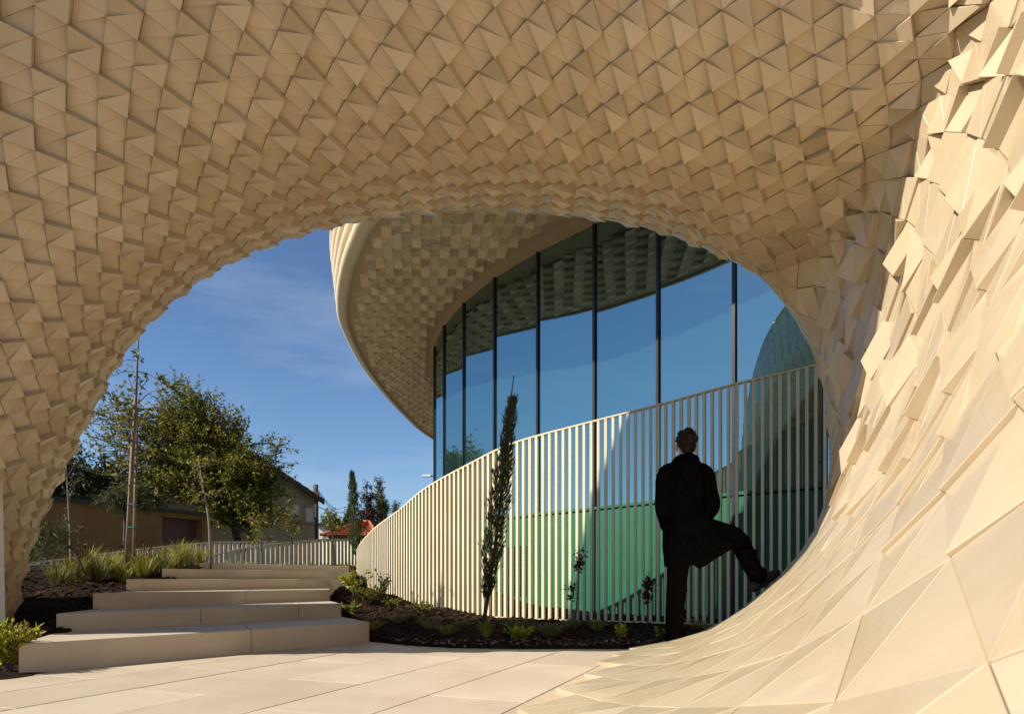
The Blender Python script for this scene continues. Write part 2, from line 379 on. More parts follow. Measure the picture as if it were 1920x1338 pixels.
def slab_mesh(mb, c):
    a = ud * (SL / 2 - 0.004); b = vd * (SW / 2 - 0.004); h = rng.uniform(-0.0012, 0.0012)
    mb.cur = rng.random()
    top = [c - a - b, c + a - b, c + a + b, c - a + b]; top.reverse()
    ctr = c
    t1 = [p + Vector((0, 0, h - 0.0015)) for p in top]
    t2 = [p + (ctr - p).normalized() * 0.003 + Vector((0, 0, h)) for p in top]
    mb.hexa([p + Vector((0, 0, -0.05)) for p in top], t1)
    mb.f.pop(-6); mb.r.pop(-6)
    mb.hexa(t1, t2); mb.f.pop(-5); mb.r.pop(-5)
slabs.sort(key=lambda c: (c - Vector((-.6, 4, 0))).length)
for c in slabs[:300]:
    mb = MB(); slab_mesh(mb, c); mb.build('paving_slab', M['stone'], paving)

# ================================================================== stairs
# front edge of every riser: left point, right point (photo pixels on the ground line), tops from the risers
STEPS = [  # (xl, yl), (xr, yr), z bottom, z top
 ((-2.965, 4.10), (-1.30, 6.22), -0.03, 0.180),
 ((-3.36, 5.03), (-1.78, 7.12), 0.10, 0.315),
 ((-3.55, 5.78), (-2.14, 8.02), 0.22, 0.450),
 ((-3.72, 6.58), (-2.36, 8.85), 0.34, 0.572),
 ((-3.95, 7.70), (-2.55, 10.0), 0.46, 0.690),
 ((-4.15, 9.05), (-2.72, 11.4), 0.58, 0.790)]
stairs = empty('stone_stairs', (-2.2, 5.2, 0), 'pale limestone stairs of six wide steps climbing between two planting beds', 'stairs')
rng = random.Random(11)
for k, (l, r, z0, z1) in enumerate(STEPS):
    nl, nr = (STEPS[k + 1][0], STEPS[k + 1][1]) if k < 5 else ((-5.3, 12.0), (-3.2, 13.2))
    l = Vector((*l, 0)); r = Vector((*r, 0)); nl = Vector((*nl, 0)); nr = Vector((*nr, 0))
    # tread runs a little under the next riser
    bl = l.lerp(nl, 1.12) if k < 5 else nl; br = r.lerp(nr, 1.12) if k < 5 else nr
    st = empty('step', (0, 0, 0)); st.parent = stairs
    cut = [0.0, 0.565, 1.0] if k in (0, 2, 4) else [0.0, 0.42, 0.8, 1.0]
    if k == 5: cut = [0, 0.5, 1]
    for a, b in zip(cut[:-1], cut[1:]):
        e = 0.0025
        q = [l.lerp(r, a), l.lerp(r, b), bl.lerp(br, b), bl.lerp(br, a)]
        d = (q[1] - q[0]).normalized() * e
        q[0] += d; q[3] += d; q[1] -= d; q[2] -= d
        ctr = (q[0] + q[1] + q[2] + q[3]) / 4
        mb = MB(); mb.cur = 0.35 + rng.random() * 0.4
        ring = lambda z, ins: [p + (ctr - p).normalized() * ins + Vector((0, 0, z)) for p in q]
        r0, r1, r2 = ring(z0, 0), ring(z1 - 0.006, 0), ring(z1, 0.008)
        mb.hexa(r0, r1); mb.f.pop(-6); mb.r.pop(-6)
        mb.hexa(r1, r2); mb.f.pop(-5); mb.r.pop(-5)
        off = wloc(st); mb.build('stone_block', M['stone'], st)

# ================================================================== the tiled vault
PX = [(4, 1240), (60, 1010), (150, 810), (240, 645), (380, 515), (560, 435), (750, 398), (960, 389), (1200, 418), (1370, 480)]
RAD = [0.75, 0.85, 1.0, 1.25, 1.5, 1.72, 1.8, 1.8, 1.8, 1.75]
BETA = [-75, -38, 0, 16, 33, 50, 66, 80, 92, 102]          # rows: behind the lip .. near edge
D0 = 5.6
allpx = PX + [(1480, 575), (1540, 700)]
ctrl = []
for k, (x, y) in enumerate(PX):
    a = Vector(allpx[max(k - 1, 0)]); b = Vector(allpx[k + 1]); t = (b - a).normalized()
    e = Vector((t.y, t.x))            # outward normal, (x right, z up); tangent in z-up is (t.x, -t.y)
    tz = Vector((t.x, -t.y)); e = Vector((-tz.y, tz.x))
    p0 = P(x, y, D0); q = Vector((p0.x, p0.z - EYE)); r0 = q.dot(e); w = q - e * r0
    al = math.atan2(r0, D0); rad = RAD[k]; rows = []
    for bt in BETA:
        an = al - R(bt); rr = r0 + rad * math.cos(al) - rad * math.cos(an); dd = D0 - rad * math.sin(al) + rad * math.sin(an)
        v = w + e * rr; rows.append((v.x, dd, v.y + EYE))
    ctrl.append(rows)
def col_right(T0, lip, rows): return [lip[0], lip[1], T0] + rows
ctrl.append([(2.95, 6.35, 3.45), (2.55, 6.05, 3.1), (2.275, 5.6, 2.80), (2.30, 5.0, 2.95), (2.36, 4.2, 3.17), (2.43, 3.6, 3.34), (2.50, 3.1, 3.52), (2.58, 2.7, 3.70), (2.68, 2.35, 3.86)])
ctrl.append([(3.20, 6.40, 2.55), (2.85, 6.10, 2.42), (2.54, 5.6, 2.255), (2.45, 5.0, 2.37), (2.34, 4.2, 2.52), (2.21, 3.4, 2.63), (2.09, 2.6, 2.72), (2.00, 1.8, 2.82), (1.97, 0.9, 2.92)])
ctrl.append([(3.25, 6.40, 1.70), (2.92, 6.10, 1.65), (2.615, 5.6, 1.60), (2.47, 5.0, 1.65), (2.29, 4.2, 1.70), (2.07, 3.3, 1.74), (1.82, 2.4, 1.75), (1.58, 1.5, 1.72), (1.36, 0.5, 1.68)])
ctrl.append([(3.15, 6.40, 0.95), (2.80, 6.05, 0.98), (2.515, 5.6, 1.007), (2.31, 5.0, 0.98), (2.05, 4.2, 0.95), (1.76, 3.3, 0.92), (1.45, 2.4, 0.88), (1.14, 1.5, 0.83), (0.86, 0.5, 0.80)])
ctrl.append([(2.50, 6.30, 0.30), (2.28, 5.98, 0.42), (2.10, 5.6, 0.504), (1.87, 5.0, 0.475), (1.57, 4.2, 0.45), (1.27, 3.3, 0.425), (0.98, 2.4, 0.40), (0.69, 1.5, 0.375), (0.42, 0.5, 0.35)])
ctrl.append([(1.85, 6.20, -0.10), (1.74, 5.92, 0.07), (1.62, 5.6, 0.154), (1.37, 5.0, 0.145), (1.04, 4.2, 0.135), (0.72, 3.3, 0.125), (0.42, 2.4, 0.115), (0.15, 1.5, 0.11), (-0.10, 0.5, 0.10)])
ctrl.append([(1.12, 6.10, -0.25), (1.06, 5.85, -0.09), (0.98, 5.56, 0.010), (0.72, 5.0, 0.009), (0.40, 4.2, 0.009), (0.06, 3.3, 0.009), (-0.25, 2.4, 0.009), (-0.50, 1.5, 0.009), (-0.72, 0.5, 0.009)])
ctrl = [c if len(c) == len(BETA) else c + [tuple(2 * u - v for u, v in zip(c[-1], c[-2]))] for c in ctrl]
CT = np.array(ctrl)                     # [a][b][3]
sm = CT.copy()
for k in range(7, 14): sm[k, 4:] = 0.22 * CT[k - 1, 4:] + 0.56 * CT[k, 4:] + 0.22 * CT[k + 1, 4:]
CT = sm
NA, NB = CT.shape[0], CT.shape[1]
def crw(t): return np.array([-0.5 * t + t * t - 0.5 * t ** 3, 1 - 2.5 * t * t + 1.5 * t ** 3, 0.5 * t + 2 * t * t - 1.5 * t ** 3, -0.5 * t * t + 0.5 * t ** 3])
EXT = np.zeros((NA + 2, NB + 2, 3)); EXT[1:-1, 1:-1] = CT
EXT[0, 1:-1] = 2 * CT[0] - CT[1]; EXT[-1, 1:-1] = 2 * CT[-1] - CT[-2]
EXT[:, 0] = 2 * EXT[:, 1] - EXT[:, 2]; EXT[:, -1] = 2 * EXT[:, -2] - EXT[:, -3]
def S(a, b):
    a = min(max(a, 0), NA - 1 - 1e-6); b = min(max(b, 0), NB - 1 - 1e-6); i = int(a); j = int(b)
    return np.einsum('i,j,ijk->k', crw(a - i), crw(b - j), EXT[i:i + 4, j:j + 4])
def SN(a, b):
    e = 0.02; da = S(a + e, b) - S(a - e, b); db = S(a, b + e) - S(a, b - e)
    n = np.cross(db, da); n /= (np.linalg.norm(n) + 1e-12); return n
# sign: at the crown the visible face looks down
SG = -1.0 if SN(7, 3.5)[2] > 0 else 1.0
aa = np.linspace(0, NA - 1, 500); bb = np.linspace(0, NB - 1, 240)
def arcl(fn, xs):
    p = [fn(x) for x in xs]; return np.concatenate([[0], np.cumsum([np.linalg.norm(p[k + 1] - p[k]) for k in range(len(p) - 1)])])
sA = np.mean([arcl(lambda a: S(a, b0), aa) for b0 in (2, 3, 4)], axis=0)
# larger tiles on the bank that runs down to the paving
sA = np.concatenate([[0], np.cumsum(np.diff(sA) * np.interp(aa[1:], [0, 8.8, 11, 13, 16], [1, 1, 0.60, 0.46, 0.46]))])
tB = np.mean([arcl(lambda b: S(a0, b), bb) for a0 in (4, 7, 9)], axis=0)
s2a = lambda s: float(np.interp(s, sA, aa)); t2b = lambda t: float(np.interp(t, tB, bb))
vault = empty('tiled_vault', (2.6, 4.5, 0), 'sweeping arched vault clad in cream faceted ceramic tiles, flowing down to the paving', 'vault')
# shell under the tiles
mb = MB(); ra = np.linspace(0, NA - 1, 130); rb = np.linspace(0, NB - 1, 60)
inner = [[S(a, b) - SG * SN(a, b) * 0.022 for b in rb] for a in ra]
outer = [[S(a, b) - SG * SN(a, b) * 0.20 for b in rb] for a in ra]
mb.grid(inner); mb.grid([list(reversed(r)) for r in outer])
mb.grid([[r[0] for r in outer], [r[0] for r in inner]]); mb.grid([[r[-1] for r in inner], [r[-1] for r in outer]])
mb.grid([inner[0], outer[0]]); mb.grid([outer[-1], inner[-1]])
mb.build('shell', M['grout'], vault, smooth=True)
# tiles
E1 = (0.085, -0.128); E2 = (-0.088, -0.083)      # lattice steps along the arch and across it
rng = random.Random(3)
tiles = []
SMAX, TMAX = sA[-1], tB[-1]
GRW = lambda a: float(np.interp(a, [0, 1, 2, 3, 4, 5, 12, 14, 16], [1.8, 1.7, 1.5, 1.3, 1.12, 1, 1, 1.35, 1.35]))
TP = 3.0
def lat(i, j):
    s_ = 8.0 + i * E1[0] + j * E2[0]; t_ = 2.0 + i * E1[1] + j * E2[1]
    a_ = s2a(min(max(s_, 0), SMAX)); return s_, TP + (t_ - TP) * GRW(a_), a_
# each tile is two triangular plates; heights A, B, D of the upper one and B, C, D of the lower one
PAT = {0: ((0.35, 0.35, 0.35), (0.35, 0.35, 0.35)), 1: ((1.0, 1.0, 0.35), (0.85, 1.0, 0.80)), 2: ((0.0, 0.35, 0.0), (-0.1, 0.2, 0.0))}
n1 = 200
for i in range(-n1, n1):
    for j in range(-n1, n1):
        sc = 8.0 + (i + .5) * E1[0] + (j + .5) * E2[0]; tcn = 2.0 + (i + .5) * E1[1] + (j + .5) * E2[1]
        if not (0.1 < sc < SMAX - 0.06 and -2 < tcn < TMAX + 2): continue
        ac = s2a(sc); tcn = TP + (tcn - TP) * GRW(ac)
        if not (0.1 < tcn < TMAX - 0.1): continue
        bc = t2b(tcn); cw = S(ac, bc)
        if ac < 0.4 and cw[2] < -0.15: continue
        rr = random.Random(i * 7919 + j * 104729)
        if ac < 9: amp = 0.064; chaos = 0.0
        else:
            u = min(1, (ac - 9) / 2.0); chaos = 0.85 * u; amp = 0.064 - 0.004 * u
        if ac > 12.2: amp *= max(0.0, 1 - (ac - 12.2) / 1.3)
        if bc < 3.2: amp *= 0.14 + 0.86 * max(0.0, (bc - 2.0) / 1.2)
        if rr.random() < chaos:
            pu = rr.choice([(0, 0, 1), (1, 1, 0), (0, 1, 1), (.2, .2, .2), (1, .3, .3), (0, 1, .2), (.6, .6, .6)]); k_ = rr.uniform(.5, 1.3)
            pl_ = (pu[1], pu[1] + pu[2] - pu[0], pu[2]) if rr.random() < .45 else rr.choice([(1, 1, 0), (0, 1, 0), (0, 0, 1), (.3, .3, .3), (1, .2, .2)])
            h = [[max(-.1, v) * k_ for v in pu], [max(-.1, v) * k_ for v in pl_]]
        else: h = [[v * rr.uniform(.94, 1.06) for v in q] for q in PAT[(i - j) % 3]]
        e_ = rr.uniform(0, 0.003); h = [[v * amp + e_ for v in q] for q in h]
        tiles.append((i, j, h, rr.random(), ac, bc, cw))
G = 0.0009
def tile_geo(mb, T):
    i, j, h, rnd, ac, bc, cw = T
    mb.cur = rnd
    bp = []; nn = []
    for (p, q) in ((i, j), (i + 1, j), (i + 1, j + 1), (i, j + 1)):
        s_, t_, a_ = lat(p, q); b_ = t2b(min(max(t_, 0), TMAX))
        bp.append(S(a_, b_)); nn.append(SG * SN(a_, b_))
    G = 0.0003 if ac < 9.5 else 0.0009; CH_ = 0.0010 if ac < 9.5 else 0.0022
    for ids, hh in (((0, 1, 3), h[0]), ((1, 2, 3), h[1])):
        c = sum(bp[k] for k in ids) / 3
        def inset(p, d): v = c - p; return p + v * min(0.3, 2 * d / (np.linalg.norm(v) + 1e-9))
        bot = [inset(bp[k], G) - nn[k] * 0.03 for k in ids]
        mid_ = [inset(bp[k], G) + nn[k] * (v - CH_ * 0.8) for k, v in zip(ids, hh)]
        top = [inset(bp[k], G + CH_) + nn[k] * v for k, v in zip(ids, hh)]
        b = len(mb.v); mb.v += [tuple(p) for p in bot + mid_ + top]
        F = [(6, 7, 8)]
        for k in range(3):
            l = (k + 1) % 3; F += [(k, l, 3 + l, 3 + k), (3 + k, 3 + l, 6 + l, 6 + k)]
        flip = np.dot(np.cross(bp[ids[1]] - bp[ids[0]], bp[ids[2]] - bp[ids[0]]), nn[ids[0]]) < 0
        for f in F: mb.face(tuple(b + k for k in (reversed(f) if flip else f)))
def scr(p): return (960 + FPX * p[0] / p[1], HY - FPX * (p[2] - EYE) / p[1])
def seen_size(T):
    cw = T[6]
    if cw[1] < 0.3: return -1
    x, y = scr(cw)
    if not (-20 < x < 1940 and -20 < y < 1350): return -1
    n = SG * SN(T[4], T[5]); v = np.array([0, 0, EYE]) - cw; d = np.linalg.norm(v)
    return np.dot(n, v) / d / d ** 2
order = sorted(tiles, key=seen_size, reverse=True)
for T in order[:300]:
    mb = MB(); tile_geo(mb, T); mb.build('tile', M['tile'], vault)
mb = MB()
for T in order[300:]: tile_geo(mb, T)
tag(mb.build('tile_cladding', M['tile'], vault), kind='stuff')
# plain plastered pier end at the left foot
mb = MB()
mb.hexa([(-5.6, 4.86, -0.1), (-3.60, 4.86, -0.1), (-3.95, 5.15, -0.1), (-5.6, 5.35, -0.1)], [(-5.6, 4.86, 1.75), (-3.635, 4.86, 1.75), (-3.98, 5.15, 1.75), (-5.6, 5.35, 1.75)])
mb.build('plaster_pier', M['plaster'], vault)

# ================================================================== the round building behind
ZS = EYE + 5.5                              # soffit level
bld = empty('curved_building', (3, 12, 0), 'round building with blue glass facade, green base and tile clad overhanging roof', 'building')
OUT = [(12, 2.0), (9.0, 3.0), (6.0, 4.6), (3.2, 6.3), (1.0, 7.3), (-0.75, 8.65), (-2.08, 10.46), (-2.5, 11.3), (-2.90, 12.3), (-3.33, 13.7), (-3.60, 15.2), (-3.75, 18.3), (-3.55, 22.7), (-3.03, 26.8), (-1.5, 31), (2, 35), (8, 37), (15, 36)]
INN = [(9.0, 5.6), (6.6, 6.35), (5.45, 6.75), (4.52, 7.30), (3.66, 7.97), (2.86, 8.75), (2.07, 9.62), (1.286, 10.55), (0.447, 11.45), (-0.30, 12.42), (-0.94, 13.55), (-1.45, 14.76), (-1.81, 16.1), (-1.97, 17.5), (-1.93, 18.9), (-1.6, 20.3), (-0.9, 21.8), (0.3, 23.2), (2.0, 24.3), (4.5, 25), (9, 25)]
out_c = catmull(OUT, 10)
def lerp2(poly, n):
    p = [np.array(v, float) for v in poly]; L = np.concatenate([[0], np.cumsum([np.linalg.norm(p[k + 1] - p[k]) for k in range(len(p) - 1)])])
    A = np.array(p); return [np.array([np.interp(s, L, A[:, 0]), np.interp(s, L, A[:, 1])]) for s in np.linspace(0, L[-1], n)]
NS = 140
oc = lerp2(out_c, NS); ic = lerp2(catmull(INN, 8), NS)
# soffit sheet (with an inner plain margin) and roof top
mb = MB()
mb.grid([[(p[0], p[1], ZS) for p in oc], [(p[0] * .12 + q[0] * .88, p[1] * .12 + q[1] * .88, ZS) for p, q in zip(oc, ic)], [(q[0], q[1], ZS - 0.03) for q in ic]])
soff = mb.build('soffit', M['soffit'], bld)
mb = MB(); mb.poly([(p[0], p[1], ZS + 1.35) for p in oc] + [(15, 2, ZS + 1.35)]); mb.build('roof', M['plaster'], bld)
# fascia bands
def offset(poly, d):
    r = []
    for k, p in enumerate(poly):
        t = poly[min(k + 1, len(poly) - 1)] - poly[max(k - 1, 0)]; t /= np.linalg.norm(t)
        r.append(p + np.array([-t[1], t[0]]) * d * FS)
    return r
FS = 1.0
tst = offset(oc, 0.5)
if tst[60][0] > oc[60][0]: FS = -1.0
for k in range(5):
    z0 = ZS - 0.04 + k * 0.27; mb = MB(); rows = []
    for q in range(9):
        f = q / 8; o = offset(oc, 0.03 + 0.03 * k + 0.17 * math.sin(math.pi * f) ** 0.8); rows.append([(p[0], p[1], z0 + 0.262 * f) for p in o])
    mb.grid(rows)
    inn = offset(oc, -0.02); mb.grid([[(p[0], p[1], z0) for p in inn], rows[0]]); mb.grid([rows[-1], [(p[0], p[1], z0 + 0.262) for p in inn]])
    mb.build('fascia_band', M['fascia'], bld, smooth=True, fix=True)
# soffit tiles
polyq = [(p[0], p[1]) for p in offset(oc, -0.10)]; innq = [(p[0], p[1]) for p in ic]
def inside(x, y, poly):
    c = False; n = len(poly); j = n - 1
    for i in range(n):
        xi, yi = poly[i]; xj, yj = poly[j]
        if (yi > y) != (yj > y) and x < (xj - xi) * (y - yi) / (yj - yi) + xi: c = not c
        j = i
    return c
mid = [(p[0] * .16 + q[0] * .84, p[1] * .16 + q[1] * .84) for p, q in zip(oc, ic)]
ring = polyq + list(reversed(mid))
A_ = Vector((-0.14, 1, 0)) * 0.185; B_ = Vector((1, 0.0, 0)) * 0.158
st = []
for i in range(20, 170):
    for j in range(-60, 70):
        c = A_ * i + B_ * j
        if c.y < 6 or c.y > 27 or c.x > 6 or c.x < -4.2: continue
        if all(inside(c.x + sx * .08, c.y + sy * .09, ring) for sx, sy in ((-1, -1), (1, -1), (1, 1), (-1, 1))): st.append((i, j, c))
def soffit_tile(mb, i, j, c):
    rr = random.Random(i * 331 + j * 17); mb.cur = rr.random()
    a = A_ * 0.485; b = B_ * 0.485
    cor = [c - a - b, c - a + b, c + a + b, c + a - b]
    k = (i + 2 * j) % 4
    hh = [(0.012, 0.012, 0.075, 0.075), (0.02, 0.02, 0.02, 0.02), (0.07, 0.012, 0.02, 0.07), (0.012, 0.07, 0.07, 0.012)][k]
    if rr.random() < .08: hh = tuple(reversed(hh))
    bot = [p + Vector((0, 0, ZS + 0.01)) for p in cor]; top = [p + Vector((0, 0, ZS - v)) for p, v in zip(cor, hh)]
    n = len(mb.v); mb.v += [tuple(p) for p in bot + top]
    mb.face((n + 4, n + 7, n + 6)); mb.face((n + 4, n + 6, n + 5))
    for q in range(4):
        l = (q + 1) % 4; mb.face((n + q, n + 4 + q, n + 4 + l, n + l))
def sof_key(t):
    c = t[2]; x = 960 + FPX * c.x / c.y; y = HY - FPX * 5.5 / c.y
    return (0 if (y > 395 and x > 640) else 1, c.y)
st.sort(key=sof_key)
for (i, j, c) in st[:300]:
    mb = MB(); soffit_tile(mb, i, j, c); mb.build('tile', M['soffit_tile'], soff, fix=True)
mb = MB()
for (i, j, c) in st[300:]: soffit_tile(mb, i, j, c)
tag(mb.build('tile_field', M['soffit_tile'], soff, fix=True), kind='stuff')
# facade: glass panes, mullions, green base panels
ZG = 1.68
ip = [np.array(p) for p in INN]
for k in range(len(ip) - 1):
    p, q = ip[k], ip[k + 1]
    if k > 15: continue
    t = (q - p); L = np.linalg.norm(t); t /= L; n = np.array([-t[1], t[0]])
    if np.dot(n, np.array([0, 0]) - p) < 0 and k < 12: n = -n
    if k >= 12: n = np.array([-t[1], t[0]]);  n = n if n[0] < 0 else -n
    c = (p + q) / 2
    mb = MB(); mb.box((c[0], c[1], (ZG + ZS - .03) / 2), (t[0] * (L / 2 - .024), t[1] * (L / 2 - .024), 0), (n[0] * .012, n[1] * .012, 0), (0, 0, (ZS - .03 - ZG) / 2)); mb.build('glass_pane', M['glass'], bld)
    mb = MB(); mb.box((c[0], c[1], (ZG - .06) / 2 - .05), (t[0] * (L / 2 - .01), t[1] * (L / 2 - .01), 0), (n[0] * .02, n[1] * .02, 0), (0, 0, (ZG + .04) / 2)); mb.build('green_panel', M['green'], bld)
    mb = MB(); mb.box((p[0], p[1], ZS / 2 - .015), (t[0] * .022, t[1] * .022, 0), (n[0] * .045, n[1] * .045, 0), (0, 0, ZS / 2 - .016)); mb.build('mullion', M['mullion'], bld)
    mb = MB(); mb.box((c[0] + n[0] * .03, c[1] + n[1] * .03, ZG - .02), (t[0] * (L / 2 - .024), t[1] * (L / 2 - .024), 0), (n[0] * .02, n[1] * .02, 0), (0, 0, .02)); mb.build('sill', M['green'], bld)
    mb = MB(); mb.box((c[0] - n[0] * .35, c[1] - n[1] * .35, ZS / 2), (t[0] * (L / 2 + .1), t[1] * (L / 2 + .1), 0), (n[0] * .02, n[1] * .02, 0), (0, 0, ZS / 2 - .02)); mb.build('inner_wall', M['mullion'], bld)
# louvred vent in one green panel
mb = MB(); p, q = ip[9], ip[8]
t = (q - p); L = np.linalg.norm(t); t /= L; n = np.array([-t[1], t[0]]);  n = n if np.dot(n, -p) > 0 else -n
for z in np.arange(0.30, 1.15, 0.055):
    c = p + t * 0.60; mb.box((c[0] + n[0] * .03, c[1] + n[1] * .03, z), (t[0] * .33, t[1] * .33, 0), (n[0] * .008, n[1] * .008, 0), (0, 0, .016))
mb.build('louvre_vent', M['mullion'], bld)

# ================================================================== slatted fence in front
FEN = [  # plan x, y, bottom z, top z
 (3.35, 7.12, 0.06, 2.88), (3.2, 7.2, 0.06, 2.82), (2.46, 7.5, 0.065, 2.71), (1.73, 7.9, 0.065, 2.59), (0.9, 8.2, 0.07, 2.44), (0.03, 8.6, 0.08, 2.28), (-0.56, 9.0, 0.10, 2.08),
 (-1.2, 9.6, 0.16, 1.845), (-1.64, 10.15, 0.23, 1.61), (-2.15, 10.95, 0.36, 1.41), (-2.55, 11.8, 0.53, 1.24), (-2.84, 12.6, 0.68, 1.10), (-3.0, 13.4, 0.80, 1.02), (-3.02, 14.3, 0.86, 1.0)]
fc = catmull(FEN, 12)
fence = empty('slatted_fence', (0.9, 8.2, 0.05), 'tall curved cream slatted fence tapering to a low point beside the stairs', 'fence')
def rail(name, pts, zidx, half_w, half_h, mat, parent, dz=0.0):
    mb = MB(); rows = [[], [], [], []]
    for k, p in enumerate(pts):
        t = pts[min(k + 1, len(pts) - 1)][:2] - pts[max(k - 1, 0)][:2]; t /= np.linalg.norm(t); n = np.array([-t[1], t[0]]) * half_w
        z = p[zidx] + dz
        rows[0].append((p[0] - n[0], p[1] - n[1], z - half_h)); rows[1].append((p[0] + n[0], p[1] + n[1], z - half_h))
        rows[2].append((p[0] + n[0], p[1] + n[1], z + half_h)); rows[3].append((p[0] - n[0], p[1] - n[1], z + half_h))
    mb.grid(rows + [rows[0]]); return mb.build(name, mat, parent, fix=True)
rail('top_rail', fc, 3, 0.028, 0.009, M['slat'], fence); rail('bottom_rail', fc, 2, 0.028, 0.008, M['slat'], fence)
sl = resample([p for p in fc], 0.089)
rng = random.Random(2)
for k, p in enumerate(sl):
    q = sl[min(k + 1, len(sl) - 1)] - sl[max(k - 1, 0)]; t = q[:2] / np.linalg.norm(q[:2]); n = np.array([-t[1], t[0]])
    z0, z1 = p[2] + 0.0095, p[3] - 0.0105
    if z1 - z0 < 0.03: continue
    mb = MB(); mb.cur = rng.random()
    mb.box((p[0], p[1], (z0 + z1) / 2), (t[0] * .0155, t[1] * .0155, 0), (n[0] * .025, n[1] * .025, 0), (0, 0, (z1 - z0) / 2))
    mb.build('slat', M['slat'], fence)

# pale walkway between fence and facade
mb = MB(); wf = resample(fc, 0.3); gl = lerp2(catmull(INN[3:16], 6), len(wf))
mb.grid([[(p[0], p[1], p[2] - 0.03) for p in wf], [(0.5 * (p[0] + q[0]), 0.5 * (p[1] + q[1]), 0.5 * p[2] + 0.0) for p, q in zip(wf, gl)], [(q[0], q[1], -0.03 + 0.3 * p[2]) for p, q in zip(wf, gl)]])
tag(mb.build('walkway', M['stone'], smooth=True, fix=True), 'pale walkway between the tall slatted fence and the glass facade', 'walkway', kind='structure')

# low fences behind the stairs
def low_fence(label, pts, step, w):
    c = catmull(pts, 10); b = c[len(c) // 2]
    f = empty('low_slatted_fence', (float(b[0]), float(b[1]), float(b[2])), label, 'fence')
    rail('top_rail', c, 3, 0.03, 0.015, M['backslat'], f); rail('bottom_rail', c, 2, 0.03, 0.015, M['backslat'], f)
    s = resample(c, step)
    for k, p in enumerate(s):
        q = s[min(k + 1, len(s) - 1)] - s[max(k - 1, 0)]; t = q[:2] / np.linalg.norm(q[:2]); n = np.array([-t[1], t[0]])
        z0, z1 = p[2] + 0.016, p[3] - 0.016
        mb = MB(); mb.cur = rng.random(); mb.box((p[0], p[1], (z0 + z1) / 2), (t[0] * w, t[1] * w, 0), (n[0] * .02, n[1] * .02, 0), (0, 0, (z1 - z0) / 2)); mb.build('slat', M['backslat'], f)
def FP(px, yb, yt, d): a = P(px, yb, d); b = P(px, yt, d); return (a.x, a.y, a.z, b.z)
low_fence('low pale slatted fence behind the grasses, running under the ochre garage wall', [FP(60, 1072, 1054, 13.2), FP(150, 1068, 1044, 13.6), FP(240, 1062, 1032, 14.2), FP(330, 1058, 1022, 15), FP(400, 1056, 1016, 15.6), FP(470, 1055, 1015, 16.2), FP(520, 1055, 1014, 16.6)], 0.105, 0.026)
low_fence('low pale slatted fence rising along the back of the stairs to the small cypress', [FP(395, 1062, 1042, 13.0), FP(450, 1062, 1029, 13.3), FP(520, 1062, 1019, 13.8), FP(590, 1062, 1012, 14.4), FP(640, 1062, 1010, 15), FP(700, 1062, 1009, 15.8)], 0.10, 0.028)

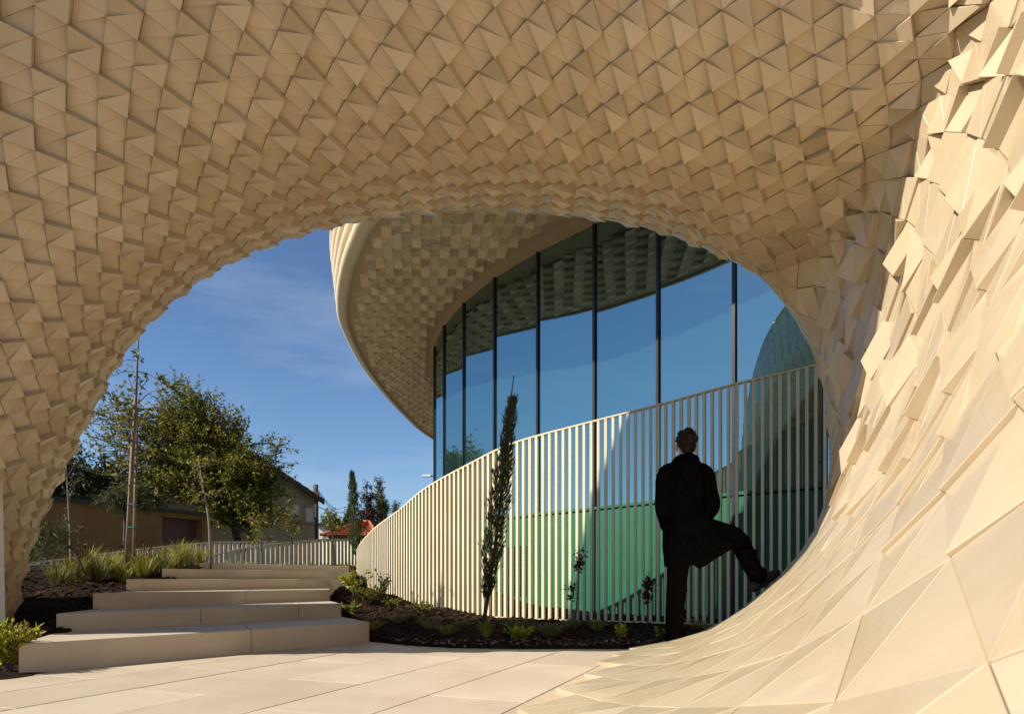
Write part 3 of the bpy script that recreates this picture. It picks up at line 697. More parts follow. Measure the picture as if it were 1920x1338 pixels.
# ================================================================== vegetation
def leaf(mb, p, d, l, w, rr):
    """one folded leaf: four corners, tip along d"""
    d = Vector(d).normalized(); s = d.cross(Vector((rr.uniform(-1, 1), rr.uniform(-1, 1), rr.uniform(-1, 1))))
    if s.length < 1e-4: return
    s.normalize(); b = len(mb.v); n = d.cross(s) * (w * 0.25)
    p = Vector(p); mb.v += [tuple(p), tuple(p + d * l * .45 + s * w / 2 + n), tuple(p + d * l), tuple(p + d * l * .45 - s * w / 2 + n)]
    mb.cur = min(1, max(0, rr.gauss(0.45, 0.24))); mb.face((b, b + 1, b + 2, b + 3))
def rvec(rr):
    while True:
        v = Vector((rr.uniform(-1, 1), rr.uniform(-1, 1), rr.uniform(-1, 1)))
        if 0.05 < v.length < 1: return v
def tree(name, label, cat, trunk, r0, blobs, nb, ntw, nlf, ll, lmat, bmat, seed, group=None, twl=0.35, up=0.2, start=0.25, lw=0.5, shell=0.45):
    rr = random.Random(seed); trunk = [Vector(p) for p in trunk]
    root = empty(name, trunk[0], label, cat, group)
    tb = MB(); lb = MB()
    tc_ = [Vector(p) for p in catmull([tuple(p) for p in trunk], 6)]
    tb.tube(tc_, [r0 * (1 - 0.75 * k / (len(tc_) - 1)) for k in range(len(tc_))], 8)
    wts = [b[1][0] * b[1][1] * b[1][2] for b in blobs]
    for q in range(nb):
        c, rad = rr.choices(blobs, wts)[0]; v = rvec(rr)
        v = v * ((shell + (1 - shell) * rr.random()) / v.length)
        tgt = Vector(c) + Vector((v.x * rad[0], v.y * rad[1], v.z * rad[2]))
        zz = [k for k, p in enumerate(tc_) if k >= start * len(tc_) and p.z < tgt.z + 0.15] or [int(start * len(tc_))]
        k0 = rr.choice(zz[-max(3, len(zz) * 2 // 3):]); a = tc_[k0]
        mid = a.lerp(tgt, 0.5) + Vector((0, 0, up * (tgt - a).length * .5)) + rvec(rr) * (tgt - a).length * .10
        br = [Vector(p) for p in catmull([tuple(a), tuple(mid), tuple(tgt)], 4)]
        rb = r0 * 0.30 * min(1, 0.4 + (tgt - a).length / 3)
        tb.tube(br, [rb * (1 - 0.85 * k / (len(br) - 1)) + 0.002 for k in range(len(br))], 5, cap=False)
        for w in range(ntw):
            f = 0.35 + 0.65 * rr.random(); kk = min(len(br) - 2, int(f * (len(br) - 1))); s = br[kk].lerp(br[kk + 1], rr.random())
            dr = (br[-1] - br[0]).normalized() * .6 + rvec(rr) * .9 + Vector((0, 0, up * 1.4)); dr.normalize()
            e = s + dr * twl * rr.uniform(.5, 1.2)
            tb.tube([s, s.lerp(e, .5) + rvec(rr) * twl * .08, e], [0.006 if r0 > .05 else .004, 0.004, 0.0018], 3, cap=False)
            for z in range(nlf):
                pp = s.lerp(e, 0.2 + 0.85 * rr.random()) + rvec(rr) * ll * .5
                leaf(lb, pp, dr * .5 + rvec(rr) + Vector((0, 0, -.15)), ll * rr.uniform(.6, 1.25), ll * lw * rr.uniform(.7, 1.2), rr)
    tb.build('trunk', bmat, root, smooth=True)
    tag(lb.build('crown', lmat, root), kind='stuff')
    return root
def cypress(label, base, top, wid, n, seed, group=None, tip=0.15, cat='cypress'):
    rr = random.Random(seed); base = Vector(base); top = Vector(top); root = empty('columnar_cypress', base, label, cat, group)
    ax = top - base; tb = MB(); pts = [base + ax * f + Vector((math.sin(f * 5) * wid * .15, 0, 0)) for f in np.linspace(0, 1, 9)]
    tb.tube(pts, [wid * .16 * (1 - .9 * f) + .003 for f in np.linspace(0, 1, 9)], 6); tb.build('trunk', M['bark'], root, smooth=True)
    lb = MB()
    for k in range(n):
        f = 0.10 + (1 - tip - 0.10) * rr.random() ** 0.9; prof = wid * (min(1, (f - .06) / .22)) ** .7 * (1 - max(0, (f - .45) / .58)) ** .75
        prof *= 0.72 + 0.5 * abs(noise.noise(Vector((f * 9, seed, 0)))) + .25 * noise.noise(Vector((f * 24, 3, seed)))
        an = rr.uniform(0, 6.283); rad = prof * rr.random() ** .5 * (1.35 if rr.random() < .12 else 1)
        p = base + ax * f + Vector((math.cos(an) * rad, math.sin(an) * rad, 0))
        d = ax.normalized() * 1.3 + Vector((math.cos(an), math.sin(an), 0)) * rr.uniform(.1, .75) + rvec(rr) * .25
        leaf(lb, p, d, rr.uniform(.05, .12) * (.6 + wid * 2), rr.uniform(.010, .018) * (.6 + wid * 2), rr)
    tag(lb.build('crown', M['cypress'], root), kind='stuff'); return root
def clump(name, label, cat, base, h, w, n, mat, seed, group=None, bw=0.006, droop=0.5):
    rr = random.Random(seed); base = Vector(base); root = empty(name, base, label, cat, group); mb = MB()
    for k in range(n):
        an = rr.uniform(0, 6.283); o = Vector((math.cos(an), math.sin(an), 0)); hh = h * rr.uniform(.55, 1.1); rad = w * rr.random() ** .6
        s = base + o * rad * .22; mid = s + o * rad * .4 + Vector((0, 0, hh * .65)); e = s + o * rad * (1 + droop * .2) + Vector((0, 0, hh * (1 - droop * .5 * rr.random())))
        side = o.cross(Vector((0, 0, 1))) * bw * rr.uniform(.6, 1.2); side = side + rvec(rr) * bw * .3
        b = len(mb.v); mb.v += [tuple(s - side), tuple(s + side), tuple(mid + side * .8), tuple(mid - side * .8), tuple(e)]
        mb.cur = min(1, max(0, rr.gauss(.5, .25))); mb.face((b, b + 1, b + 2, b + 3)); mb.face((b + 3, b + 2, b + 4))
    tag(mb.build('blades', mat, root), kind='stuff'); return root
def shrub(name, label, base, h, w, nst, nlf, ll, mat, seed, cat='shrub', group=None, lw=.55):
    rr = random.Random(seed); base = Vector(base); root = empty(name, base, label, cat, group); tb = MB(); lb = MB()
    for k in range(nst):
        an = rr.uniform(0, 6.283); o = Vector((math.cos(an), math.sin(an), 0)) * w * rr.random() ** .7
        e = base + o + Vector((0, 0, h * rr.uniform(.6, 1.05))); m = base + o * .35 + Vector((0, 0, h * .45))
        pts = [Vector(p) for p in catmull([tuple(base + o * .05), tuple(m), tuple(e)], 4)]
        tb.tube(pts, [.005 * (1 - .7 * f) + .001 for f in np.linspace(0, 1, len(pts))], 4, cap=False)
        for q in range(nlf):
            f = rr.uniform(.25, 1) * (len(pts) - 1); i = min(len(pts) - 2, int(f)); p = pts[i].lerp(pts[i + 1], f - i)
            leaf(lb, p, o.normalized() * .4 + rvec(rr) + Vector((0, 0, .4)), ll * rr.uniform(.6, 1.2), ll * lw * rr.uniform(.7, 1.2), rr)
    tb.build('stems', M['bark'], root); tag(lb.build('leaves', mat, root), kind='stuff'); return root
def G_(px, d, dz=-0.01):
    x = (px - 960) / FPX * d; return Vector((x, d, ground_z(x, d) + dz))

# the big broadleaf tree in front of the houses
bc = lambda px, py, d: tuple(P(px, py, d))
tree('broadleaf_tree', 'large spreading green and yellowing tree in front of the ochre garage', 'tree', [bc(452, 1062, 21.5), bc(445, 1010, 21.5), bc(425, 940, 21.5), bc(400, 850, 21.5), bc(385, 780, 21.5)], 0.15,
     [(bc(300, 800, 21.5), (1.3, 1.2, 1.0)), (bc(400, 800, 21.5), (1.25, 1.2, 1.1)), (bc(240, 850, 21), (1.4, 1.2, .9)), (bc(370, 890, 21), (1.9, 1.3, .95)), (bc(470, 890, 21.5), (1.15, 1.1, 1.0)), (bc(455, 955, 21), (1.4, 1.0, .75)), (bc(330, 755, 21.5), (1.0, 1.0, .6)), (bc(190, 800, 21.5), (.9, .9, .7)), (bc(390, 960, 20.8), (.7, .6, .5)), (bc(500, 960, 21), (.6, .7, .6)), (bc(360, 735, 21.5), (.22, .3, .5)), (bc(425, 760, 21.5), (.25, .3, .4)), (bc(478, 800, 21.5), (.35, .4, .5)), (bc(525, 860, 21.5), (.45, .5, .6)), (bc(520, 920, 21.3), (.5, .6, .6))],
     290, 12, 9, .115, M['leaf'], M['bark'], 21, twl=.55, up=.15, start=.3)
tree('broadleaf_tree', 'dark dense tree beside the left foot of the vault, above the ochre wall', 'tree', [bc(120, 1065, 21), bc(125, 980, 21), bc(140, 900, 21), bc(150, 860, 21)], 0.14,
     [(bc(150, 890, 21), (1.2, 1.0, .75)), (bc(225, 915, 21), (1.2, 1.0, .6)), (bc(100, 920, 21), (1.0, .9, .6)), (bc(300, 930, 21.5), (1.2, .7, .55)), (bc(60, 900, 21), (1.0, .9, .8))], 110, 11, 9, .13, M['leaf_dark'], M['bark'], 22, twl=.5)
# staked young trees in the left bed
b0 = G_(240, 7.8)
tree('young_tree', 'tall young tree tied to two stakes, sparse large leaves, above the left bed', 'tree', [b0, P(246, 900, 7.8), P(254, 760, 7.8), P(259, 634, 7.8)], 0.034,
     [(bc(225, 760, 7.8), (.26, .25, .5)), (bc(262, 690, 7.8), (.12, .14, .22)), (bc(290, 735, 7.8), (.2, .2, .22)), (bc(190, 830, 7.7), (.3, .2, .35)), (bc(240, 870, 7.8), (.3, .25, .3))], 26, 3, 3, .075, M['leaf_yellow'], M['palebark'], 31, twl=.16, up=.35, start=.35)
for k, (x0, x1, yt, dy) in enumerate(((234, 248, 830, 7.74), (250, 256, 800, 7.88))):
    o = empty('tree_stake', G_(x0, dy, 0), ('tilted' if k == 0 else 'upright') + ' round wooden stake tied to the tall young tree', 'stake'); mb = MB(); mb.tube([G_(x0, dy, -.1), P(x1, yt, dy)], .016, 8); mb.build('post', M['stake'], o, smooth=True)
    if k == 0:
        mb = MB()
        for py in (945, 988): mb.tube([P(238, py, 7.69), P(250, py - 1, 7.66), P(256, py, 7.80), P(246, py + 1, 7.86), P(238, py, 7.69)], .006, 5)
        mb.build('green_tie', M['tie'], o)
tree('young_tree', 'thin bare-stemmed young tree above the grasses right of the stakes', 'tree', [G_(397, 9.2), P(392, 980, 9.2), P(382, 920, 9.2), P(372, 858, 9.2)], 0.022,
     [(bc(372, 880, 9.2), (.18, .18, .22)), (bc(385, 930, 9.2), (.2, .2, .15))], 12, 3, 3, .06, M['leaf'], M['palebark'], 32, twl=.14, start=.4)
tree('young_tree', 'thin pale-stemmed young tree close to the left foot of the vault', 'tree', [G_(134, 8.0), P(132, 1000, 8.0), P(128, 940, 8.0), P(124, 872, 8.0)], 0.02,
     [(bc(125, 890, 8), (.15, .15, .2)), (bc(140, 985, 8), (.16, .14, .12))], 8, 3, 2, .06, M['leaf_dark'], M['palebark'], 33, twl=.14, start=.4)
tree('small_pine', 'small pine with grey green needles against the ochre garage wall', 'pine', [G_(232, 10.5), P(234, 1000, 10.5), P(233, 950, 10.5), P(232, 915, 10.5)], 0.03,
     [(bc(215, 945, 10.5), (.30, .3, .16)), (bc(250, 925, 10.5), (.28, .3, .16)), (bc(285, 955, 10.5), (.22, .3, .1))], 30, 8, 12, .10, M['cypress'], M['bark'], 34, twl=.13, start=.4, lw=.10)
tree('small_pine', 'slanting bushy pine with long needles at the foot of the vault', 'pine', [G_(165, 7.0), P(140, 1035, 7.0), P(108, 1010, 7.0), P(80, 985, 7)], 0.02,
     [(bc(95, 1000, 7.0), (.22, .2, .16)), (bc(75, 1035, 7.0), (.15, .2, .12)), (bc(120, 1025, 7), (.16, .2, .1))], 14, 4, 9, .11, M['cypress'], M['bark'], 35, twl=.12, start=.3, lw=.08)
# saplings along the back fence
for k, (px, d, y1, w, mt, lb_) in enumerate(((487, 12.6, 945, .22, 'leaf', 'leafy sapling before the back fence, left of the yellow leaved one'), (545, 12.8, 962, .28, 'leaf_yellow', 'yellowing sapling before the back fence, under the shuttered windows'), (622, 13.0, 968, .16, 'leaf', 'thin leafy sapling before the back fence beside the utility pole'))):
    tree('sapling', lb_, 'sapling', [G_(px + 4, d), P(px + 3, 1020, d), P(px, 985, d), P(px - 3, y1, d)], .018, [(bc(px, (y1 + 1000) / 2, d), (w, w, .26)), (bc(px, 1010, d), (w * .8, w * .8, .12))], 16, 4, 4, .075, M[mt], M['bark'], 40 + k, twl=.16, start=.25)
# cypresses
cypress('slender leaning cypress in front of the tall slatted fence', G_(906, 7.5), P(967, 703, 7.5), .135, 3600, 51, tip=.10)
cypress('upright narrow cypress at the low end of the tall slatted fence', G_(668, 14.0), P(660, 884, 14.0), .155, 2600, 52, tip=.02)
# far trees right of the utility pole
for k, (px, yb, yt, d, w, mt, lb_) in enumerate(((688, 1020, 905, 44, .9, 'purple', 'dark purple leaved tree behind the small red roof'), (714, 1020, 896, 46, .55, 'cypress', 'tall pointed conifer behind the purple tree'), (655, 1020, 945, 48, .9, 'leaf_dark', 'low dark green tree behind the small red roof, next to the wires'), (745, 1020, 932, 50, .5, 'cypress', 'small pointed conifer showing just over the tall slatted fence'), (615, 1020, 960, 52, .9, 'leaf', 'distant pale green tree below the wires'))):
    b = P(px, yb + 20, d); h = P(px, yt, d).z - b.z; x = b.x
    tree('distant_tree', lb_, 'tree', [(x, d, .6), (x, d, .6 + h * .4), (x, d, .6 + h * .95)], .12, [((x, d, b.z + h * .62), (w * .8, w * .8, h * .32)), ((x + w * .2, d, b.z + h * .4), (w, w, h * .25)), ((x, d, b.z + h * .85), (w * .35, w * .35, h * .16))], 60, 8, 7, .17, M[mt], M['bark'], 60 + k, twl=.5, up=.6, start=.2, lw=.45)

# plants of the right bed
clump('grass_clump', 'fine upright green grass clump just right of the leaning cypress base', 'grass', G_(912, 6.25), .19, .12, 170, M['grass'], 71, bw=.0035)
clump('grass_clump', 'arching grey green grass clump before the middle of the tall fence', 'grass', G_(1030, 6.25), .17, .2, 240, M['greygrass'], 72, bw=.0035)
shrub('low_shrub', 'low bright green leafy plant between the two grass clumps', G_(975, 6.1), .12, .17, 16, 10, .055, M['leaf_lime'], 73)
shrub('low_shrub', 'small lime green plant at the paving edge left of the man', G_(1163, 5.95), .15, .06, 5, 7, .055, M['leaf_lime'], 74)
shrub('low_shrub', 'tiny yellow green plant beside the standing shoe of the man', G_(1240, 6.3), .12, .06, 4, 6, .05, M['leaf_lime'], 75)
shrub('low_shrub', 'lime leaved shrub beside the top of the stairs', G_(665, 9.0), .34, .22, 14, 12, .07, M['leaf_lime'], 76)
shrub('low_shrub', 'loose yellow green shrub at the low end of the tall fence', G_(690, 8.6), .24, .28, 14, 10, .07, M['leaf_yellow'], 77)
for k, (px, d, h, w, mt, wh) in enumerate(((720, 9.6, .34, .12, 'leaf_dark', 'thin dark twiggy shrub against the low part of the tall fence'), (655, 7.6, .12, .25, 'leaf', 'flat green ground cover plant beside the second step'), (735, 8.3, .13, .22, 'leaf_yellow', 'yellowish low tuft of leaves below the dark twiggy shrub'), (790, 7.9, .10, .2, 'leaf', 'low green plant in front of the fence foot, left of the cypress'))):
    shrub('low_shrub', wh, G_(px, d), h, w, 12, 9, .055, M[mt], 80 + k)
for k, (px, d, h, w, mt, wh) in enumerate(((700, 6.9, .13, .18, 'grass', 'short grass tuft in the bark beside the first step'), (745, 7.3, .13, .16, 'greygrass', 'short grey green tuft behind the first step corner'), (805, 6.9, .15, .2, 'greygrass', 'dusky grass tuft in the bark between the stairs and the cypress'), (838, 6.4, .14, .17, 'grass', 'green grass tuft at the paving edge left of the cypress'), (868, 7.0, .12, .15, 'greygrass', 'small dusky tuft just left of the cypress base'), (965, 6.9, .13, .2, 'greygrass', 'dim grass tuft behind the bright green plant'), (1075, 7.0, .16, .18, 'greygrass', 'dim tuft at the foot of the dark red sapling'), (1120, 6.9, .14, .16, 'grass', 'short tuft in front of the fence, right of the dark red sapling'), (1335, 6.5, .15, .2, 'greygrass', 'shaded grass tuft between the legs of the man'), (1310, 6.9, .16, .2, 'grass', 'shaded green tuft behind the man, near the vault foot'))):
    clump('grass_clump', wh, 'grass', G_(px, d), h, w, 120, M[mt], 90 + k, bw=.0035)
tree('sapling', 'leafless looking dark red sapling before the green wall', 'sapling', [G_(1078, 7.3), P(1084, 1100, 7.3), P(1085, 1060, 7.3), P(1086, 1018, 7.3)], .008, [(bc(1086, 1050, 7.3), (.07, .07, .16)), (bc(1068, 1115, 7.3), (.06, .06, .1))], 14, 2, 5, .05, M['purple'], M['bark'], 101, twl=.06, start=.2)
tree('sapling', 'narrow dark red sapling just left of the standing leg of the man', 'sapling', [G_(1214, 7.2), P(1215, 1120, 7.2), P(1215, 1070, 7.2)], .008, [(bc(1215, 1105, 7.2), (.04, .04, .18))], 16, 2, 6, .045, M['purple'], M['bark'], 102, twl=.05, start=.1)
# plants of the left bed
shrub('yellow_shrub', 'bright yellow green shrub in the corner left of the first step', G_(16, 4.12), .30, .19, 80, 20, .045, M['leaf_lime'], 110, lw=.35)
rr = random.Random(7)
words = ['tall', 'short', 'loose', 'stiff', 'arching', 'dry', 'feathery', 'thick', 'thin', 'pale', 'golden', 'straw coloured', 'tangled', 'upright', 'drooping', 'bushy', 'sparse', 'bleached', 'green tipped', 'wispy']
LG = [(150, 7.2), (165, 7.6), (185, 7.3), (205, 7.9), (228, 7.4), (250, 8.0), (268, 7.7), (285, 8.3), (300, 8.1), (318, 8.6), (335, 8.8), (352, 9.1), (172, 8.4), (215, 8.6), (262, 8.9), (310, 9.4), (128, 7.0), (108, 6.8), (345, 9.8), (375, 10.2)]
for k, (px, d) in enumerate(LG):
    clump('grass_clump', 'yellowing ornamental grass clump on the bark slope left of the stairs', 'grass', G_(px, d), rr.uniform(.26, .42), rr.uniform(.2, .3), 150, M[('grass', 'grass', 'greygrass')[k % 3]], 120 + k, group='ornamental grasses on the left slope', bw=.004)
for k, (px, d) in enumerate(((275, 8.6), (240, 8.0), (398, 10.0), (148, 7.5))):
    shrub('red_shrub', 'small dark red leaved shrub among the grasses left of the stairs', G_(px, d), .42 if k else .36, .1, 7, 12, .05, M['red'], 150 + k, group='dark red shrubs on the left slope')
for k, (px, d) in enumerate(((425, 12.2), (440, 12.4), (460, 12.3), (470, 12.5), (515, 12.6), (530, 12.5), (570, 12.7), (585, 12.8), (610, 12.9), (640, 13.0), (650, 13.1))):
    clump('grass_clump', 'little grey green tuft in the row below the back fence', 'grass', G_(px, d), .2, .14, 70, M[('greygrass', 'grass')[k % 3 == 0]], 170 + k, group='tufts along the back fence', bw=.006)
# bark chips and pebbles
mb = MB(); rr = random.Random(9)
for k in range(9000):
    if k % 3: x, y = rr.uniform(-3.0, 2.6), rr.uniform(5.6, 9.6)
    else: x, y = rr.uniform(-5.6, -3.0), rr.uniform(4.0, 9)
    z = ground_z(x, y)
    if z < 0.012 or under_stairs(x, y): continue
    a = rr.uniform(0, 6.28); l = rr.uniform(.012, .035); w = l * rr.uniform(.25, .5); ax = Vector((math.cos(a), math.sin(a), rr.uniform(-.4, .4))) * l; ay = Vector((-math.sin(a), math.cos(a), rr.uniform(-.4, .4))) * w
    mb.cur = rr.random(); mb.box((x, y, rough(x, y, z) + .006), ax, ay, (0, 0, .003))
tag(mb.build('bark_mulch', M['chip']), 'dark bark chips covering the planting beds', 'mulch', kind='stuff')
mb = MB()
for k in range(260):
    x, y = rr.uniform(-1.2, 1.3), rr.uniform(5.62, 6.1); z = ground_z(x, y)
    if z < .012: continue
    s = rr.uniform(.006, .017); mb.cur = rr.random()
    ring = [Vector((x + math.cos(q) * s * rr.uniform(.7, 1.2), y + math.sin(q) * s * rr.uniform(.7, 1.2), rough(x, y, z) - .003)) for q in np.arange(0, 6.28, 1.05)]
    mb.hexa(ring, [Vector((p.x * .6 + x * .4, p.y * .6 + y * .4, p.z + s * 1.1)) for p in ring])
tag(mb.build('pebbles', M['pebble']), 'small grey pebbles along the edge of the paving', 'pebbles', kind='stuff')

# ================================================================== houses behind
def wallbox(name, mat, parent, pts, z0, z1):
    mb = MB(); mb.hexa([Vector((*p, z0)) for p in pts], [Vector((*p, z1)) for p in pts]); return mb.build(name, mat, parent, fix=True)
# ochre garage: long wall facing the stairs
gr = empty('ochre_garage', (-10.5, 20, .8), 'low ochre rendered garage with a dark red door behind the fence', 'garage')
g0 = P(96, 1050, 15.6); g1 = P(392, 1050, 19.5); gn = (Vector((g1.x, g1.y, 0)) - Vector((g0.x, g0.y, 0))); gt = gn.normalized(); gnn = Vector((-gt.y, gt.x, 0))
gz0, gz1 = .5, P(392, 972, 19.5).z
def gpt(f, off=0): v = Vector((g0.x, g0.y, 0)) + gn * f + gnn * off; return (v.x, v.y)
wallbox('wall', M['ochre'], gr, [gpt(-.6), gpt(.655), gpt(.655, 4), gpt(-.6, 4)], gz0, gz1 + .08)
wallbox('wall', M['ochre'], gr, [gpt(.655), gpt(.945), gpt(.945, 4), gpt(.655, 4)], P(330, 978, 19.9).z, gz1 + .08)
wallbox('wall', M['ochre'], gr, [gpt(.945), gpt(1.0), gpt(1.0, 4), gpt(.945, 4)], gz0, gz1 + .08)
mb = MB(); mb.hexa([Vector((*gpt(-.6, -.12), gz1 + .08)), Vector((*gpt(1.01, -.12), gz1 + .08)), Vector((*gpt(1.01, 4.1), gz1 + .3)), Vector((*gpt(-.6, 4.1), gz1 + .3))], [Vector((*gpt(-.6, -.12), gz1 + .16)), Vector((*gpt(1.01, -.12), gz1 + .16)), Vector((*gpt(1.01, 4.1), gz1 + .38)), Vector((*gpt(-.6, 4.1), gz1 + .38))]); mb.build('roof', M['mullion'], gr, fix=True)
door = wallbox('garage_door', M['garage'], gr, [gpt(.655, .25), gpt(.945, .25), gpt(.945, .3), gpt(.655, .3)], gz0, P(330, 978, 19.9).z)
for k in range(5):
    z = gz0 + .35 + k * .3; mb = MB(); a, b = gpt(.66, .235), gpt(.94, .235); a2, b2 = gpt(.66, .25), gpt(.94, .25)
    mb.hexa([Vector((*a, z)), Vector((*b, z)), Vector((*b2, z)), Vector((*a2, z))], [Vector((*a, z + .25)), Vector((*b, z + .25)), Vector((*b2, z + .25)), Vector((*a2, z + .25))]); mb.build('door_panel', M['garage'], door, fix=True)

def tiled_slope(name, mat, parent, e0, e1, r1, r0, nrow=9, ncol=14):
    """roof slope from eave e0-e1 to ridge r0-r1: overlapping courses of half-round tiles, one mesh per slope"""
    mb = MB(); rr = random.Random(1); e0, e1, r0, r1 = map(Vector, (e0, e1, r0, r1)); n = (e1 - e0).cross(r0 - e0)
    if n.length < 1e-6: n = (e1 - e0).cross(r1 - e0)
    n.normalize(); n = n if n.z > 0 else -n
    mb.poly([e0, e1, r1, r0] if (r1 - r0).length > 1e-4 else [e0, e1, r1])
    for i in range(nrow):
        f0, f1 = i / nrow, (i + 1.15) / nrow; f1 = min(1, f1)
        for j in range(ncol):
            u0, u1 = j / ncol, (j + 1) / ncol
            pt = lambda u, f: e0.lerp(e1, u).lerp(r0.lerp(r1, u), f)
            mb.cur = rr.random(); h = .05 * n; um = (u0 + u1) / 2
            b = len(mb.v); mb.v += [tuple(pt(u0, f0)), tuple(pt(um, f0) + h * 1.5), tuple(pt(u1, f0)), tuple(pt(u1, f1)), tuple(pt(um, f1) + h * .6), tuple(pt(u0, f1))]
            mb.face((b, b + 1, b + 4, b + 5)); mb.face((b + 1, b + 2, b + 3, b + 4))
    return mb.build(name, mat, parent)
# beige two-storey house
hs = empty('beige_house', (-9.5, 28, .8), 'two storey beige house with white shutters and red roof behind the large tree', 'house')
h1 = P(590, 1010, 27); h0 = P(455, 1010, 25.5); hl = P(300, 1010, 31)
hz = P(590, 931, 27).z; c1 = Vector((h1.x, h1.y, 0)); c0 = Vector((h0.x, h0.y, 0)); hn = (c1 - c0).normalized(); hnn = Vector((hn.y, -hn.x, 0)); back = -hnn * 7
cL = c1 - hn * 6.6; cA = c1 - hn * 3.3; za_ = hz + 1.95
mb = MB(); f = [cL + Vector((0, 0, .4)), c1 + Vector((0, 0, .4)), c1 + Vector((0, 0, hz)), cA + Vector((0, 0, za_)), cL + Vector((0, 0, hz))]
mb.hexa(f, [p + back for p in f]); mb.build('wall', M['beige'], hs, fix=True)
for (xa, xb, ya, yb) in ((543, 559, 946, 977), (572, 586, 950, 977)):
    fa = (xa - 455) / 135; fb = (xb - 455) / 135; a = c0.lerp(c1, fa); b = c0.lerp(c1, fb); za = P(0, yb, 26.7).z; zb = P(0, ya, 26.7).z
    w = empty('window', (0, 0, 0)); w.parent = hs
    def bx(name, a, b, z0, z1, o0, o1, m):
        mb = MB(); q = [a + hnn * o1, b + hnn * o1, b + hnn * o0, a + hnn * o0]; mb.hexa([p + Vector((0, 0, z0)) for p in q], [p + Vector((0, 0, z1)) for p in q]); return mb.build(name, m, w, fix=True)
    bx('shutter', a, b, za, zb, -.02, .03, M['shutter']); bx('sill', a - hn * .06, b + hn * .06, za - .07, za - .002, -.02, .10, M['beige']); bx('lintel', a - hn * .04, b + hn * .04, zb + .002, zb + .07, -.02, .06, M['beige'])
rf = empty('roof', (0, 0, 0)); rf.parent = hs
sl_ = (za_ - hz) / 3.3; up_ = Vector((0, 0, .06)); fr_ = hnn * .3; bk_ = back - hnn * .3
eR = c1 + hn * .3 + Vector((0, 0, hz - .3 * sl_)); eL = cL - hn * .3 + Vector((0, 0, hz - .3 * sl_)); ap = cA + Vector((0, 0, za_))
tiled_slope('roof_slope', M['roof'], rf, eR + fr_ + up_, eR + bk_ + up_, ap + bk_ + up_, ap + fr_ + up_, 12, 24); tiled_slope('roof_slope', M['roof'], rf, eL + fr_ + up_, eL + bk_ + up_, ap + bk_ + up_, ap + fr_ + up_, 12, 24)
for e in (eR, eL):
    mb = MB(); q = [e + fr_, ap + fr_, ap + fr_ - hnn * .08, e + fr_ - hnn * .08]; mb.hexa([p - Vector((0, 0, .14)) for p in q], [p + Vector((0, 0, .05)) for p in q]); mb.build('verge_board', M['pole'], rf, fix=True)
# lower front wing of the house with its own clay slope towards the garage
mb = MB(); wq = [cA - hn * 2.4 + hnn * .6, cA + hn * .2 + hnn * .6, cA + hn * .2 + hnn * .05, cA - hn * 2.4 + hnn * .05]
mb.hexa([p + Vector((0, 0, .4)) for p in wq], [p + Vector((0, 0, hz - .15)) for p in wq]); mb.build('wing_wall', M['beige'], hs, fix=True)
tiled_slope('roof_slope', M['roof'], rf, wq[0] + hnn * .3 + Vector((0, 0, hz - .12)), wq[1] + hnn * .3 + Vector((0, 0, hz - .12)), wq[1] - hnn * 1.9 + Vector((0, 0, hz + 1.15)), wq[0] - hnn * 1.9 + Vector((0, 0, hz + 1.15)), 8, 26)
# small outbuilding with hipped red roof
so = empty('small_outbuilding', (-9, 33, .8), 'small outbuilding with hipped orange clay roof behind the back fence', 'outbuilding')
w0 = P(614, 1040, 32); w1 = P(697, 1040, 32); zt = P(0, 1004, 32).z; za = P(0, 981, 33).z
wallbox('wall', M['beige'], so, [(w0.x, 32.2), (w1.x, 32.2), (w1.x, 35), (w0.x, 35)], .4, zt)
E = [Vector((w0.x - .3, 31.9, zt)), Vector((w1.x + .3, 31.9, zt)), Vector((w1.x + .3, 35.3, zt)), Vector((w0.x - .3, 35.3, zt))]; r0 = Vector((w1.x - .75, 33.6, za + .1)); r1 = Vector((w1.x - .45, 33.6, za + .1))
rf = empty('roof', (0, 0, 0)); rf.parent = so
for a, b, c, d in ((E[0], E[1], r1, r0), (E[1], E[2], r1, r1), (E[2], E[3], r0, r1), (E[3], E[0], r0, r0)): tiled_slope('roof_slope', M['roof'], rf, a, b, c, d, 8, 16)
mb = MB()
for e, r in ((E[0], r0), (E[1], r1)): mb.tube([e + Vector((0, 0, .05)), r + Vector((0, 0, .06))], .07, 6)
mb.tube([r0 + Vector((0, 0, .06)), r1 + Vector((0, 0, .06))], .07, 6); mb.build('ridge_tiles', M['roof'], rf, smooth=True)
# low grey shed roof left of it
sh = empty('grey_shed', (-9.6, 38, .8), 'grey low shed between the utility pole and the orange roof', 'shed')
a0 = P(598, 1040, 38); a1 = P(650, 1040, 38); z1 = P(0, 985, 38).z
wallbox('wall', M['shutter'], sh, [(a0.x, 38), (a1.x, 38), (a1.x, 41), (a0.x, 41)], .4, z1); wallbox('roof', M['mullion'], sh, [(a0.x - .2, 37.8), (a1.x + .2, 37.8), (a1.x + .2, 41.2), (a0.x - .2, 41.2)], z1 + .002, z1 + .12)
